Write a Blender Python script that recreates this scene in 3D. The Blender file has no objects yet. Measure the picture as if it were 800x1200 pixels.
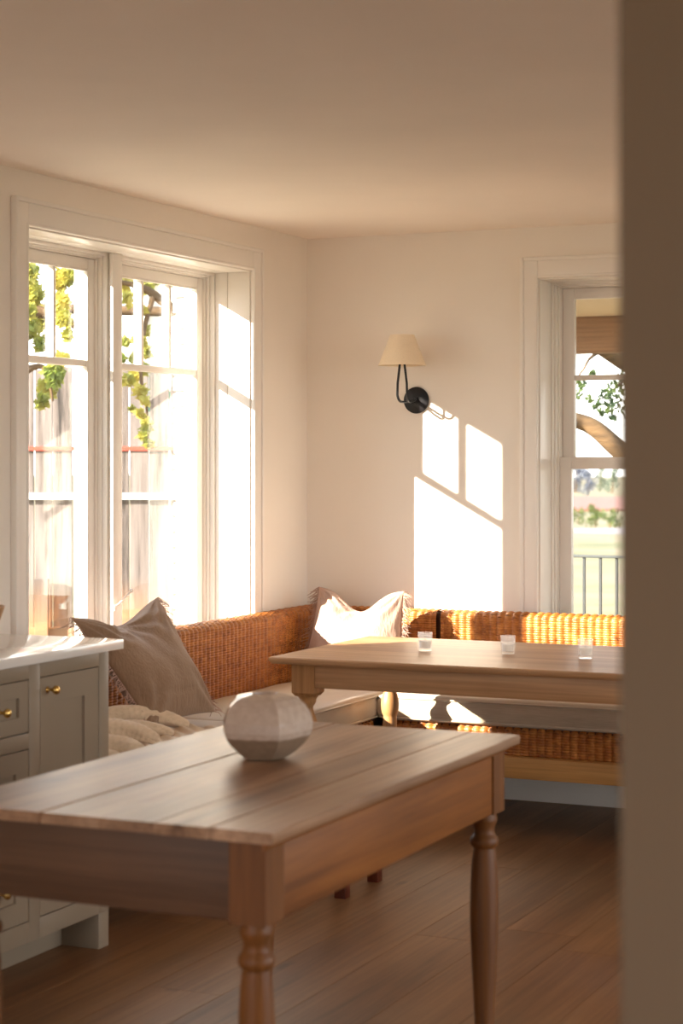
import bpy, bmesh, math, random
from mathutils import Vector, Matrix, noise

# ------------------------------------------------------------------ camera, sky, sun, exposure
SC = bpy.context.scene
COL = SC.collection
F, HY, SN, EYE = 2235.0, 538.0, 0.415, 1.453
CN = math.sqrt(1 - SN * SN)

cd = bpy.data.cameras.new('camera'); cam = bpy.data.objects.new('camera', cd); COL.objects.link(cam)
cam.location = (0, 0, EYE)
cam.rotation_euler = (math.pi / 2, 0, math.asin(SN))
cd.sensor_fit = 'HORIZONTAL'; cd.sensor_width = 24.0; cd.lens = F / 800 * 24
cd.shift_y = -(600 - HY) / 800
cd.clip_start = 0.05; cd.clip_end = 2000
cd.dof.use_dof = True; cd.dof.focus_distance = 8.1; cd.dof.aperture_fstop = 4.2
SC.camera = cam

world = bpy.data.worlds.new('sky'); SC.world = world; world.use_nodes = True
wn = world.node_tree.nodes; wl = world.node_tree.links
for n_ in list(wn): wn.remove(n_)
wo = wn.new('ShaderNodeOutputWorld'); bg = wn.new('ShaderNodeBackground')
tc = wn.new('ShaderNodeTexCoord'); sp = wn.new('ShaderNodeSeparateXYZ'); rp = wn.new('ShaderNodeValToRGB')
rp.color_ramp.elements[0].position = 0.0; rp.color_ramp.elements[0].color = (1.0, 0.955, 0.90, 1)
rp.color_ramp.elements[1].position = 1.0; rp.color_ramp.elements[1].color = (0.42, 0.52, 0.74, 1)
e_ = rp.color_ramp.elements.new(0.12); e_.color = (0.92, 0.91, 0.90, 1)
e_ = rp.color_ramp.elements.new(0.35); e_.color = (0.62, 0.70, 0.84, 1)
wl.new(tc.outputs['Generated'], sp.inputs[0]); wl.new(sp.outputs['Z'], rp.inputs[0])
wl.new(rp.outputs[0], bg.inputs[0]); wl.new(bg.outputs[0], wo.inputs[0])
bg.inputs[1].default_value = 2.0

SUN = Vector((0.908, 1.0, -0.510)).normalized()
sd = bpy.data.lights.new('sun', 'SUN'); sun = bpy.data.objects.new('sun', sd); COL.objects.link(sun)
sd.energy = 11.5; sd.angle = math.radians(0.6); sd.color = (1.0, 0.89, 0.765)
sun.rotation_euler = SUN.to_track_quat('-Z', 'Y').to_euler()
sun.location = (-12, -8, 9)

SC.view_settings.view_transform = 'Standard'; SC.view_settings.look = 'None'
SC.view_settings.exposure = 1.54; SC.view_settings.gamma = 1; SC.view_settings.use_curve_mapping = False
SC.cycles.max_bounces = 14; SC.cycles.diffuse_bounces = 8; SC.cycles.transparent_max_bounces = 16
SC.cycles.use_denoising = True
SC.cycles.sample_clamp_indirect = 6.0

def portal(loc, size_x, size_y, direction):
    l = bpy.data.lights.new('portal', 'AREA'); l.shape = 'RECTANGLE'; l.size = size_x; l.size_y = size_y
    l.cycles.is_portal = True
    o = bpy.data.objects.new('opening_portal', l); COL.objects.link(o); o.location = loc
    o.rotation_euler = Vector(direction).to_track_quat('-Z', 'Z').to_euler()
portal((-4.12, 6.32, 1.44), 1.7, 1.64, (1, 0, 0))
portal((-2.17, 8.06, 1.42), 0.9, 1.62, (0, -1, 0))
portal((3.32, 4.72, 1.25), 5.35, 2.3, (-1, 0, 0))  # sits at the large unseen opening added in the right wall
portal((-2.0, -2.36, 1.475), 3.0, 1.75, (0, 1, 0))  # sits at the added opening behind the camera
portal((3.32, -0.6, 1.45), 0.9, 1.1, (-1, 0, 0))  # sits at the smaller added opening, out of view

rnd = random.Random(7)
U = rnd.uniform

# ------------------------------------------------------------------ materials
def hexc(r, g, b):
    f = lambda c: (c / 255 / 12.92) if c / 255 <= 0.04045 else ((c / 255 + 0.055) / 1.055) ** 2.4
    return (f(r), f(g), f(b), 1)

def mat_new(name):
    m = bpy.data.materials.new(name); m.use_nodes = True
    nt = m.node_tree; b = nt.nodes['Principled BSDF']
    return m, nt, b

def coords(nt, scale, rand=True):
    n = nt.nodes
    t = n.new('ShaderNodeTexCoord'); mp = n.new('ShaderNodeMapping'); mp.inputs['Scale'].default_value = scale
    if rand:
        oi = n.new('ShaderNodeObjectInfo'); mu = n.new('ShaderNodeVectorMath'); mu.operation = 'MULTIPLY_ADD'
        cmb = n.new('ShaderNodeCombineXYZ')
        for i in range(3): nt.links.new(oi.outputs['Random'], cmb.inputs[i])
        mu.inputs[1].default_value = (37.0, 53.0, 29.0)
        nt.links.new(cmb.outputs[0], mu.inputs[0]); nt.links.new(t.outputs['Object'], mu.inputs[2])
        nt.links.new(mu.outputs[0], mp.inputs[0])
    else:
        nt.links.new(t.outputs['Object'], mp.inputs[0])
    return mp

def noise_tex(nt, mp, scale, detail=5, rough=0.55):
    t = nt.nodes.new('ShaderNodeTexNoise'); t.inputs['Scale'].default_value = scale
    t.inputs['Detail'].default_value = detail; t.inputs['Roughness'].default_value = rough
    nt.links.new(mp.outputs[0], t.inputs['Vector']); return t

def ramp(nt, src, stops):
    r = nt.nodes.new('ShaderNodeValToRGB'); cr = r.color_ramp
    cr.elements[0].position, cr.elements[0].color = stops[0]
    cr.elements[1].position, cr.elements[1].color = stops[-1]
    for p, c in stops[1:-1]:
        e = cr.elements.new(p); e.color = c
    nt.links.new(src, r.inputs[0]); return r

def mixc(nt, fac, a, b, mode='MIX'):
    m = nt.nodes.new('ShaderNodeMix'); m.data_type = 'RGBA'; m.blend_type = mode
    for s, k in ((fac, 0), (a, 6), (b, 7)):
        if hasattr(s, 'is_output'): nt.links.new(s, m.inputs[k])
        else: m.inputs[k].default_value = s
    return m.outputs[2]

def bump(nt, b, src, strength, dist=0.002):
    bp = nt.nodes.new('ShaderNodeBump'); bp.inputs['Strength'].default_value = strength
    bp.inputs['Distance'].default_value = dist
    nt.links.new(src, bp.inputs['Height']); nt.links.new(bp.outputs[0], b.inputs['Normal'])

def m_paint(name, col, rough=0.6, var=0.03, bs=0.15, scale=90, spec=0.4):
    m, nt, b = mat_new(name); mp = coords(nt, (1, 1, 1), False)
    n = noise_tex(nt, mp, 1.3, 3); n2 = noise_tex(nt, mp, scale, 3)
    lo = tuple(c * (1 - var) for c in col[:3]) + (1,); hi = tuple(min(1, c * (1 + var)) for c in col[:3]) + (1,)
    r = ramp(nt, n.outputs[0], [(0.3, lo), (0.7, hi)])
    nt.links.new(r.outputs[0], b.inputs['Base Color']); b.inputs['Roughness'].default_value = rough
    b.inputs['Specular IOR Level'].default_value = spec
    bump(nt, b, n2.outputs[0], bs, 0.0008); return m

def m_wood(name, dark, mid, light, axis='Y', rough=0.5, grain=1.0, knots=True, bs=0.35, spec=0.4):
    """wood whose grain runs along the given local axis"""
    m, nt, b = mat_new(name)
    k = {'X': 0, 'Y': 1, 'Z': 2}[axis]
    s = [9.0 * grain] * 3; s[k] = 0.55 * grain
    mp = coords(nt, tuple(s)); n = noise_tex(nt, mp, 1.0, 7, 0.6); n.inputs['Distortion'].default_value = 0.6
    s2 = [55.0 * grain] * 3; s2[k] = 1.6 * grain
    mp2 = coords(nt, tuple(s2)); n2 = noise_tex(nt, mp2, 1.5, 4, 0.6)
    r = ramp(nt, n.outputs[0], [(0.25, dark), (0.48, mid), (0.72, light)])
    r2 = ramp(nt, n2.outputs[0], [(0.30, (0.62, 0.58, 0.54, 1)), (0.62, (1, 1, 1, 1))])
    c = mixc(nt, 0.75, r.outputs[0], r2.outputs[0], 'MULTIPLY')
    s3 = [1.2] * 3
    mp3 = coords(nt, tuple(s3)); n3 = noise_tex(nt, mp3, 1.6, 3)
    r3 = ramp(nt, n3.outputs[0], [(0.3, (0.80, 0.78, 0.76, 1)), (0.7, (1.12, 1.1, 1.08, 1))])
    c = mixc(nt, 0.8, c, r3.outputs[0], 'MULTIPLY')
    if knots:
        s4 = [4.2] * 3; s4[k] = 1.5
        mp4 = coords(nt, tuple(s4)); v = nt.nodes.new('ShaderNodeTexVoronoi'); v.inputs['Scale'].default_value = 1.0
        wob = noise_tex(nt, mp4, 3.0, 2)
        ad = nt.nodes.new('ShaderNodeVectorMath'); ad.operation = 'MULTIPLY_ADD'; ad.inputs[1].default_value = (0.18,) * 3
        nt.links.new(wob.outputs['Color'], ad.inputs[0]); nt.links.new(mp4.outputs[0], ad.inputs[2])
        nt.links.new(ad.outputs[0], v.inputs['Vector'])
        kr = ramp(nt, v.outputs['Distance'], [(0.05, (1, 1, 1, 1)), (0.13, (0, 0, 0, 1))])
        c = mixc(nt, kr.outputs[0], c, tuple(x * 0.30 for x in dark[:3]) + (1,))
    nt.links.new(c, b.inputs['Base Color'])
    b.inputs['Roughness'].default_value = rough; b.inputs['Specular IOR Level'].default_value = spec
    bump(nt, b, n2.outputs[0], bs, 0.0015); return m

def m_fabric(name, col, var=0.12, lines=220, axis=0, rough=0.95, bs=0.5, sheen=0.3, crease=0.0):
    m, nt, b = mat_new(name); mp = coords(nt, (1, 1, 1), False)
    n = noise_tex(nt, mp, 5, 4); lo = tuple(c * (1 - var) for c in col[:3]) + (1,); hi = tuple(min(1, c * (1 + var)) for c in col[:3]) + (1,)
    r = ramp(nt, n.outputs[0], [(0.3, lo), (0.7, hi)])
    s = [lines, lines, lines * 0.9]; s[axis] = lines * 0.05
    mp2 = coords(nt, tuple(s), False); n2 = noise_tex(nt, mp2, 1.0, 3)
    r2 = ramp(nt, n2.outputs[0], [(0.3, (0.80, 0.80, 0.80, 1)), (0.65, (1, 1, 1, 1))])
    nt.links.new(mixc(nt, 0.6, r.outputs[0], r2.outputs[0], 'MULTIPLY'), b.inputs['Base Color'])
    b.inputs['Roughness'].default_value = rough; b.inputs['Specular IOR Level'].default_value = 0.15
    b.inputs['Sheen Weight'].default_value = sheen
    bump(nt, b, n2.outputs[0], bs, 0.003); return m

def m_plain(name, col, rough=0.5, metal=0.0, spec=0.5):
    m, nt, b = mat_new(name); mp = coords(nt, (1, 1, 1), False); n = noise_tex(nt, mp, 18, 3)
    lo = tuple(c * 0.9 for c in col[:3]) + (1,); hi = tuple(min(1, c * 1.08) for c in col[:3]) + (1,)
    r = ramp(nt, n.outputs[0], [(0.3, lo), (0.7, hi)]); nt.links.new(r.outputs[0], b.inputs['Base Color'])
    b.inputs['Roughness'].default_value = rough; b.inputs['Metallic'].default_value = metal
    b.inputs['Specular IOR Level'].default_value = spec; return m

def m_pane(name):
    m = bpy.data.materials.new(name); m.use_nodes = True; nt = m.node_tree; nt.nodes.clear()
    o = nt.nodes.new('ShaderNodeOutputMaterial'); mx = nt.nodes.new('ShaderNodeMixShader')
    t = nt.nodes.new('ShaderNodeBsdfTransparent'); g = nt.nodes.new('ShaderNodeBsdfGlossy')
    f = nt.nodes.new('ShaderNodeFresnel'); f.inputs[0].default_value = 1.5
    ge = nt.nodes.new('ShaderNodeNewGeometry'); ir = nt.nodes.new('ShaderNodeMapRange')
    ir.inputs[3].default_value = 1.5; ir.inputs[4].default_value = 1 / 1.5      # leaving the pane sees the same reflectance as entering it
    nt.links.new(ge.outputs['Backfacing'], ir.inputs[0]); nt.links.new(ir.outputs[0], f.inputs[0])
    t.inputs[0].default_value = (0.96, 0.97, 0.96, 1); g.inputs['Roughness'].default_value = 0.0
    nt.links.new(f.outputs[0], mx.inputs[0]); nt.links.new(t.outputs[0], mx.inputs[1]); nt.links.new(g.outputs[0], mx.inputs[2])
    nt.links.new(mx.outputs[0], o.inputs[0]); return m

def m_leaf(name, a, b_, trans=0.6):
    m, nt, b = mat_new(name); mp = coords(nt, (1, 1, 1), False); n = noise_tex(nt, mp, 3.5, 2)
    r = ramp(nt, n.outputs[0], [(0.35, a), (0.65, b_)])
    nt.links.new(r.outputs[0], b.inputs['Base Color']); b.inputs['Roughness'].default_value = 0.6
    tr = nt.nodes.new('ShaderNodeBsdfTranslucent'); nt.links.new(r.outputs[0], tr.inputs[0])
    mx = nt.nodes.new('ShaderNodeMixShader'); mx.inputs[0].default_value = trans
    o = nt.nodes['Material Output']; nt.links.new(b.outputs[0], mx.inputs[1]); nt.links.new(tr.outputs[0], mx.inputs[2])
    nt.links.new(mx.outputs[0], o.inputs[0]); return m

WALL = m_paint('wall_paint', (0.84, 0.778, 0.695, 1), 0.7)
CEIL = m_paint('ceiling_paint', (0.90, 0.825, 0.745, 1), 0.8)
TRIM = m_paint('trim_paint', (0.82, 0.775, 0.71, 1), 0.35, 0.02, 0.05)
WALL_DIM = m_paint('partition_dim_paint', (0.138, 0.106, 0.070, 1), 0.75, 0.03, 0.4, 140)  # the partition's dim light is put into this colour, darker than the other walls
CAB = m_paint('cabinet_paint', (0.265, 0.205, 0.140, 1), 0.4, 0.03, 0.05)
BRICKW = m_paint('white_brick_paint', (0.28, 0.27, 0.255, 1), 0.85, 0.08, 0.8, 60)
FLOORW = m_wood('oak_floor', hexc(102, 68, 40), hexc(136, 96, 60), hexc(152, 112, 74), 'Y', 0.45, 0.8)
PINE_X = m_wood('pine_along_x', hexc(118, 74, 36), hexc(150, 100, 54), hexc(168, 118, 68), 'X', 0.5, 0.9)
PINE_Y = m_wood('pine_along_y', hexc(108, 62, 24), hexc(146, 90, 38), hexc(162, 104, 50), 'Y', 0.5, 0.9)
PINE_Z = m_wood('pine_upright', hexc(88, 50, 16), hexc(118, 72, 28), hexc(136, 86, 38), 'Z', 0.5, 0.9)
GREYP_Y = m_wood('weathered_pine_top', hexc(116, 84, 60), hexc(166, 130, 100), hexc(196, 162, 132), 'Y', 0.36, 0.9, True, 0.8)
SHADEP_X = m_wood('weathered_shaded_apron', hexc(66, 42, 26), hexc(94, 66, 44), hexc(114, 82, 58), 'X', 0.55, 0.9, True, 0.6)  # weathered pine, darkened further for the shade on the table's near side
PALE_X = m_wood('pale_oak_top', hexc(156, 112, 74), hexc(186, 142, 100), hexc(202, 162, 122), 'X', 0.42, 0.8, False, 0.3)
PALE_Z = m_wood('pale_oak_leg', hexc(142, 96, 56), hexc(172, 126, 80), hexc(188, 144, 98), 'Z', 0.45, 0.9, False, 0.3)
REDW = m_wood('dark_red_wood', hexc(70, 30, 16), hexc(98, 44, 24), hexc(118, 58, 32), 'Z', 0.45, 0.9, False, 0.3)
RAILW = m_wood('bench_rail_wood', hexc(176, 124, 66), hexc(204, 152, 88), hexc(216, 168, 104), 'X', 0.5, 0.9, False, 0.2)
RAILWY = m_wood('bench_rail_wood_y', hexc(176, 124, 66), hexc(204, 152, 88), hexc(216, 168, 104), 'Y', 0.5, 0.9, False, 0.2)
LINEN = m_fabric('cushion_linen', hexc(186, 168, 144), 0.06, 260, 0, 0.95, 0.3)
GAUZE = m_fabric('pillow_gauze_brown', hexc(150, 122, 98), 0.06, 150, 2, 0.95, 0.9)
GAUZE2 = m_fabric('pillow_gauze_pink', hexc(186, 154, 136), 0.06, 130, 2, 0.95, 1.0)
FRINGE = m_plain('fringe_thread', hexc(176, 146, 130), 0.95)
KNIT = m_fabric('cream_knit', hexc(212, 188, 158), 0.06, 120, 1, 0.98, 1.0)
QUARTZ = m_paint('white_quartz', (0.78, 0.75, 0.70, 1), 0.08, 0.02, 0.0, 90, 0.6)
BRASS = m_plain('brass', (0.80, 0.52, 0.16, 1), 0.22, 1.0)
BLACK = m_plain('black_metal', (0.012, 0.011, 0.012, 1), 0.42, 0.0, 0.3)
PANE = m_pane('window_glass')
WHITEM = m_plain('white_metal', (0.75, 0.72, 0.66, 1), 0.35)
WAX = m_plain('candle_wax', (0.82, 0.76, 0.68, 1), 0.5)
BOWLW = m_wood('bowl_wood', hexc(150, 110, 70), hexc(190, 150, 108), hexc(205, 170, 130), 'Z', 0.5, 2, False)
CREAM = m_fabric('shade_linen', hexc(250, 240, 220), 0.02, 420, 2, 0.9, 0.15, 0.1)

def m_shade():
    m = CREAM; nt = m.node_tree; b = nt.nodes['Principled BSDF']
    tr = nt.nodes.new('ShaderNodeBsdfTranslucent'); tr.inputs[0].default_value = hexc(250, 236, 210)
    mx = nt.nodes.new('ShaderNodeMixShader'); mx.inputs[0].default_value = 0.35
    nt.links.new(b.outputs[0], mx.inputs[1]); nt.links.new(tr.outputs[0], mx.inputs[2])
    nt.links.new(mx.outputs[0], nt.nodes['Material Output'].inputs[0])
m_shade()

def m_wicker():
    m, nt, b = mat_new('wicker_cane'); mp = coords(nt, (1, 1, 1), False)
    n = noise_tex(nt, mp, 22, 4, 0.7)
    mp2 = coords(nt, (3, 3, 110), False); n2 = noise_tex(nt, mp2, 1.0, 2)
    r = ramp(nt, n.outputs[0], [(0.28, hexc(128, 68, 20)), (0.5, hexc(176, 106, 42)), (0.75, hexc(206, 140, 68))])
    r2 = ramp(nt, n2.outputs[0], [(0.3, (0.62, 0.56, 0.5, 1)), (0.6, (1, 1, 1, 1))])
    nt.links.new(mixc(nt, 0.7, r.outputs[0], r2.outputs[0], 'MULTIPLY'), b.inputs['Base Color'])
    b.inputs['Roughness'].default_value = 0.42; return m
WICKER = m_wicker()
WDARK = m_plain('wicker_backing', hexc(70, 36, 14), 0.8)

def m_vase():
    m, nt, b = mat_new('dipped_glaze'); t = nt.nodes.new('ShaderNodeTexCoord'); s = nt.nodes.new('ShaderNodeSeparateXYZ')
    nt.links.new(t.outputs['Object'], s.inputs[0])
    mp = coords(nt, (1, 1, 1), False); n = noise_tex(nt, mp, 60, 3)
    ad = nt.nodes.new('ShaderNodeMath'); ad.operation = 'MULTIPLY_ADD'; ad.inputs[1].default_value = 0.004
    nt.links.new(n.outputs[0], ad.inputs[0]); nt.links.new(s.outputs['Z'], ad.inputs[2])
    mr = nt.nodes.new('ShaderNodeMapRange'); mr.inputs[1].default_value = 0.053; mr.inputs[2].default_value = 0.056
    nt.links.new(ad.outputs[0], mr.inputs[0])
    g = ramp(nt, n.outputs[0], [(0.3, hexc(188, 168, 152)), (0.7, hexc(202, 184, 168))])
    d = ramp(nt, n.outputs[0], [(0.3, hexc(138, 116, 96)), (0.7, hexc(152, 130, 108))])
    nt.links.new(mixc(nt, mr.outputs[0], d.outputs[0], g.outputs[0]), b.inputs['Base Color'])
    rr = nt.nodes.new('ShaderNodeMapRange'); rr.inputs[3].default_value = 0.55; rr.inputs[4].default_value = 0.10
    nt.links.new(mr.outputs[0], rr.inputs[0]); nt.links.new(rr.outputs[0], b.inputs['Roughness']); return m
VASE = m_vase()

def m_fence():
    m, nt, b = mat_new('weathered_board'); mp = coords(nt, (14, 14, 0.8)); n = noise_tex(nt, mp, 1.0, 6, 0.7)
    r = ramp(nt, n.outputs[0], [(0.36, hexc(38, 34, 32)), (0.46, hexc(108, 98, 92)), (0.62, hexc(134, 124, 118))])
    oi = nt.nodes.new('ShaderNodeObjectInfo')
    r3 = ramp(nt, oi.outputs['Random'], [(0.0, (0.72, 0.70, 0.68, 1)), (1.0, (1, 1, 1, 1))])
    t = nt.nodes.new('ShaderNodeTexCoord'); s = nt.nodes.new('ShaderNodeSeparateXYZ'); nt.links.new(t.outputs['Object'], s.inputs[0])
    lo = nt.nodes.new('ShaderNodeMapRange'); lo.inputs[1].default_value = 0.75; lo.inputs[2].default_value = 0.35
    nt.links.new(s.outputs['Z'], lo.inputs[0])
    c = mixc(nt, 1.0, r.outputs[0], r3.outputs[0], 'MULTIPLY')
    c2 = mixc(nt, lo.outputs[0], c, hexc(150, 112, 80))       # brown soil-stained foot of the boards
    nt.links.new(c2, b.inputs['Base Color']); b.inputs['Roughness'].default_value = 0.9; return m
FENCEW = m_fence()
REDST = m_plain('red_strap', hexc(214, 70, 50), 0.7)
PALER = m_plain('pale_rail', hexc(176, 182, 180), 0.6)
BARK = m_wood('bark', hexc(48, 36, 24), hexc(98, 76, 50), hexc(124, 98, 66), 'X', 0.9, 1.6, False, 1.0)
LEAFY = m_leaf('yellow_green_leaf', hexc(118, 134, 56), hexc(196, 182, 84), 0.5)
LEAFG = m_leaf('green_leaf', hexc(40, 66, 36), hexc(92, 108, 48), 0.35)
LEAFD = m_leaf('field_bush_leaf', hexc(58, 78, 28), hexc(100, 108, 44), 0.3)
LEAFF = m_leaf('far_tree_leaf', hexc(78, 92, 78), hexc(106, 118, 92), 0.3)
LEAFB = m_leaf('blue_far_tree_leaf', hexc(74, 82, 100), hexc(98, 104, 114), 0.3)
RED_F = m_paint('red_field_soil', hexc(120, 76, 62), 0.95, 0.15)
ROADM = m_paint('gravel_road_pale', hexc(126, 116, 110), 0.95, 0.1)
BEAMW = m_wood('porch_beam', hexc(104, 76, 54), hexc(140, 106, 78), hexc(158, 124, 94), 'X', 0.7, 0.8, True)
PORCHC = m_paint('porch_ceiling_paint', (0.62, 0.50, 0.36, 1), 0.7)
DECK = m_wood('deck_board', hexc(120, 100, 80), hexc(150, 130, 108), hexc(170, 150, 126), 'X', 0.8, 0.8, False)
IRON = m_plain('grey_iron', (0.05, 0.056, 0.056, 1), 0.6, 0, 0.2)
STUCCO = m_paint('pale_stucco', hexc(216, 204, 188), 0.9, 0.05)
GREENT = m_plain('green_fascia', hexc(52, 98, 78), 0.6)
ROOFM = m_paint('pale_roof', hexc(190, 176, 160), 0.9, 0.12)
SIDING = m_paint('exterior_siding', (0.70, 0.68, 0.63, 1), 0.8)

def m_ground():
    m, nt, b = mat_new('dry_grass_field'); mp = coords(nt, (1, 1, 1), False)
    n = noise_tex(nt, mp, 0.35, 6, 0.65)
    r = ramp(nt, n.outputs[0], [(0.30, hexc(74, 78, 38)), (0.46, hexc(104, 96, 58)), (0.60, hexc(116, 98, 72)), (0.75, hexc(112, 90, 72))])
    nt.links.new(r.outputs[0], b.inputs['Base Color']); b.inputs['Roughness'].default_value = 0.95; return m
GROUND = m_ground()

def m_clear():
    """thin slightly frosted votive glass"""
    m = m_pane('candle_glass'); nt = m.node_tree; out = nt.nodes['Material Output']; prev = out.inputs[0].links[0].from_socket
    d = nt.nodes.new('ShaderNodeBsdfDiffuse'); d.inputs[0].default_value = (0.85, 0.83, 0.82, 1)
    tl = nt.nodes.new('ShaderNodeBsdfTranslucent'); tl.inputs[0].default_value = (0.85, 0.83, 0.82, 1)
    a = nt.nodes.new('ShaderNodeAddShader'); nt.links.new(d.outputs[0], a.inputs[0]); nt.links.new(tl.outputs[0], a.inputs[1])
    mx = nt.nodes.new('ShaderNodeMixShader'); mx.inputs[0].default_value = 0.13
    nt.links.new(prev, mx.inputs[1]); nt.links.new(a.outputs[0], mx.inputs[2]); nt.links.new(mx.outputs[0], out.inputs[0]); return m
CLEAR = m_clear()

# ------------------------------------------------------------------ builders
class MB:
    def __init__(s): s.v = []; s.f = []
    def add(s, vs, fs):
        k = len(s.v); s.v += [tuple(v) for v in vs]; s.f += [tuple(i + k for i in f) for f in fs]; return s
    def box(s, x0, x1, y0, y1, z0, z1):
        return s.add([(x0, y0, z0), (x1, y0, z0), (x1, y1, z0), (x0, y1, z0), (x0, y0, z1), (x1, y0, z1), (x1, y1, z1), (x0, y1, z1)],
                     [(0, 3, 2, 1), (4, 5, 6, 7), (0, 1, 5, 4), (1, 2, 6, 5), (2, 3, 7, 6), (3, 0, 4, 7)])
    def prism(s, prof, path_fn, n):
        """prof: closed 2D list; path_fn(i)-> function mapping (a,b)->3D; n stations"""
        k = len(prof); vs = []
        for i in range(n):
            g = path_fn(i); vs += [g(a, b) for a, b in prof]
        fs = [(i * k + j, i * k + (j + 1) % k, (i + 1) * k + (j + 1) % k, (i + 1) * k + j) for i in range(n - 1) for j in range(k)]
        fs += [tuple(range(k))[::-1], tuple(range((n - 1) * k, n * k))]
        return s.add(vs, fs)
    def lathe(s, prof, c=(0, 0, 0), n=24, caps=True, rot=0.0, power=None):
        vs = []
        for r, z in prof:
            for j in range(n):
                a = rot + 2 * math.pi * j / n; vs.append((c[0] + r * math.cos(a), c[1] + r * math.sin(a), c[2] + z))
        m = len(prof)
        fs = [(i * n + j, i * n + (j + 1) % n, (i + 1) * n + (j + 1) % n, (i + 1) * n + j) for i in range(m - 1) for j in range(n)]
        if caps: fs += [tuple(range(n))[::-1], tuple(range((m - 1) * n, m * n))]
        return s.add(vs, fs)
    def tube(s, pts, r, n=8, r1=None):
        pts = [Vector(p) for p in pts]; vs = []; m = len(pts)
        up = Vector((0.13, 0.21, 1)).normalized(); t0 = (pts[1] - pts[0]).normalized()
        a = t0.cross(up)
        if a.length < 0.1: a = t0.cross(Vector((1, 0, 0)))
        a.normalize()
        for i, p in enumerate(pts):
            t = (pts[min(i + 1, m - 1)] - pts[max(i - 1, 0)]).normalized()
            a = (a - t * a.dot(t)).normalized(); b = t.cross(a)
            rr = r if r1 is None else r + (r1 - r) * i / (m - 1)
            for j in range(n):
                q = 2 * math.pi * j / n; vs.append(p + (a * math.cos(q) + b * math.sin(q)) * rr)
        fs = [(i * n + j, i * n + (j + 1) % n, (i + 1) * n + (j + 1) % n, (i + 1) * n + j) for i in range(m - 1) for j in range(n)]
        fs += [tuple(range(n))[::-1], tuple(range((m - 1) * n, m * n))]
        return s.add(vs, fs)
    def mesh(s, name, mat, bevel=0, smooth=False, seg=2):
        me = bpy.data.meshes.new(name); me.from_pydata(s.v, [], s.f); me.update()
        if bevel or True:
            bm = bmesh.new(); bm.from_mesh(me)
            bmesh.ops.recalc_face_normals(bm, faces=bm.faces)
            if bevel: bmesh.ops.bevel(bm, geom=bm.edges[:], offset=bevel, segments=seg, affect='EDGES', profile=0.5)
            bm.to_mesh(me); bm.free()
        if smooth:
            for p in me.polygons: p.use_smooth = True
            if smooth != 'all' and hasattr(me, 'set_sharp_from_angle'): me.set_sharp_from_angle(angle=math.radians(40))
        me.materials.append(mat); return me
    def build(s, name, mat, parent=None, bevel=0, smooth=False, loc=None, seg=2, kind=None):
        return link(name, s.mesh(name, mat, bevel, smooth, seg), parent, loc, kind)

def link(name, me, parent=None, loc=None, kind=None):
    o = bpy.data.objects.new(name, me); COL.objects.link(o)
    if parent: o.parent = parent
    if loc is not None: o.location = loc
    if kind: o['kind'] = kind
    return o

def B(name, x0, x1, y0, y1, z0, z1, mat, parent=None, bevel=0.0, kind=None):
    """box part whose own origin is at its centre (all parents sit at rotation 0; loc handled by world offset)"""
    c = Vector(((x0 + x1) / 2, (y0 + y1) / 2, (z0 + z1) / 2)); hx, hy, hz = abs(x1 - x0) / 2, abs(y1 - y0) / 2, abs(z1 - z0) / 2
    m = MB().box(-hx, hx, -hy, hy, -hz, hz)
    off = world_loc(parent)
    return m.build(name, mat, parent, bevel, loc=c - off, kind=kind, smooth=bool(bevel))

def world_loc(o):
    v = Vector((0, 0, 0))
    while o is not None: v += Vector(o.location); o = o.parent
    return v

def empty(name, loc, label=None, cat=None, group=None, kind=None):
    o = bpy.data.objects.new(name, None); COL.objects.link(o); o.location = loc; o.empty_display_size = 0.1
    tag(o, label, cat, group, kind); return o

def tag(o, label=None, cat=None, group=None, kind=None):
    if label: o['label'] = label
    if cat: o['category'] = cat
    if group: o['group'] = group
    if kind: o['kind'] = kind
    return o

def copy_tree(o, parent=None):
    c = o.copy(); COL.objects.link(c); c.parent = parent
    for ch in list(o.children): copy_tree(ch, c)
    return c

def at(px, y, d):
    """world point seen at a pixel at forward distance d"""
    lat = (px - 400) / F * d
    return Vector((lat * CN - d * SN, lat * SN + d * CN, EYE - (y - HY) * d / F))

# ------------------------------------------------------------------ room shell
XL, YB, ZC = -3.69, 7.72, 2.44          # left wall, back wall, ceiling
XR, YF = 3.2, -2.2                       # right wall and the wall behind the camera
W1 = (5.48, 7.165, 0.62, 2.25)           # left window opening y0,y1,z0,z1
W2 = (-2.60, -1.74, 0.62, 2.22)          # back window opening x0,x1,z0,z1

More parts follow.
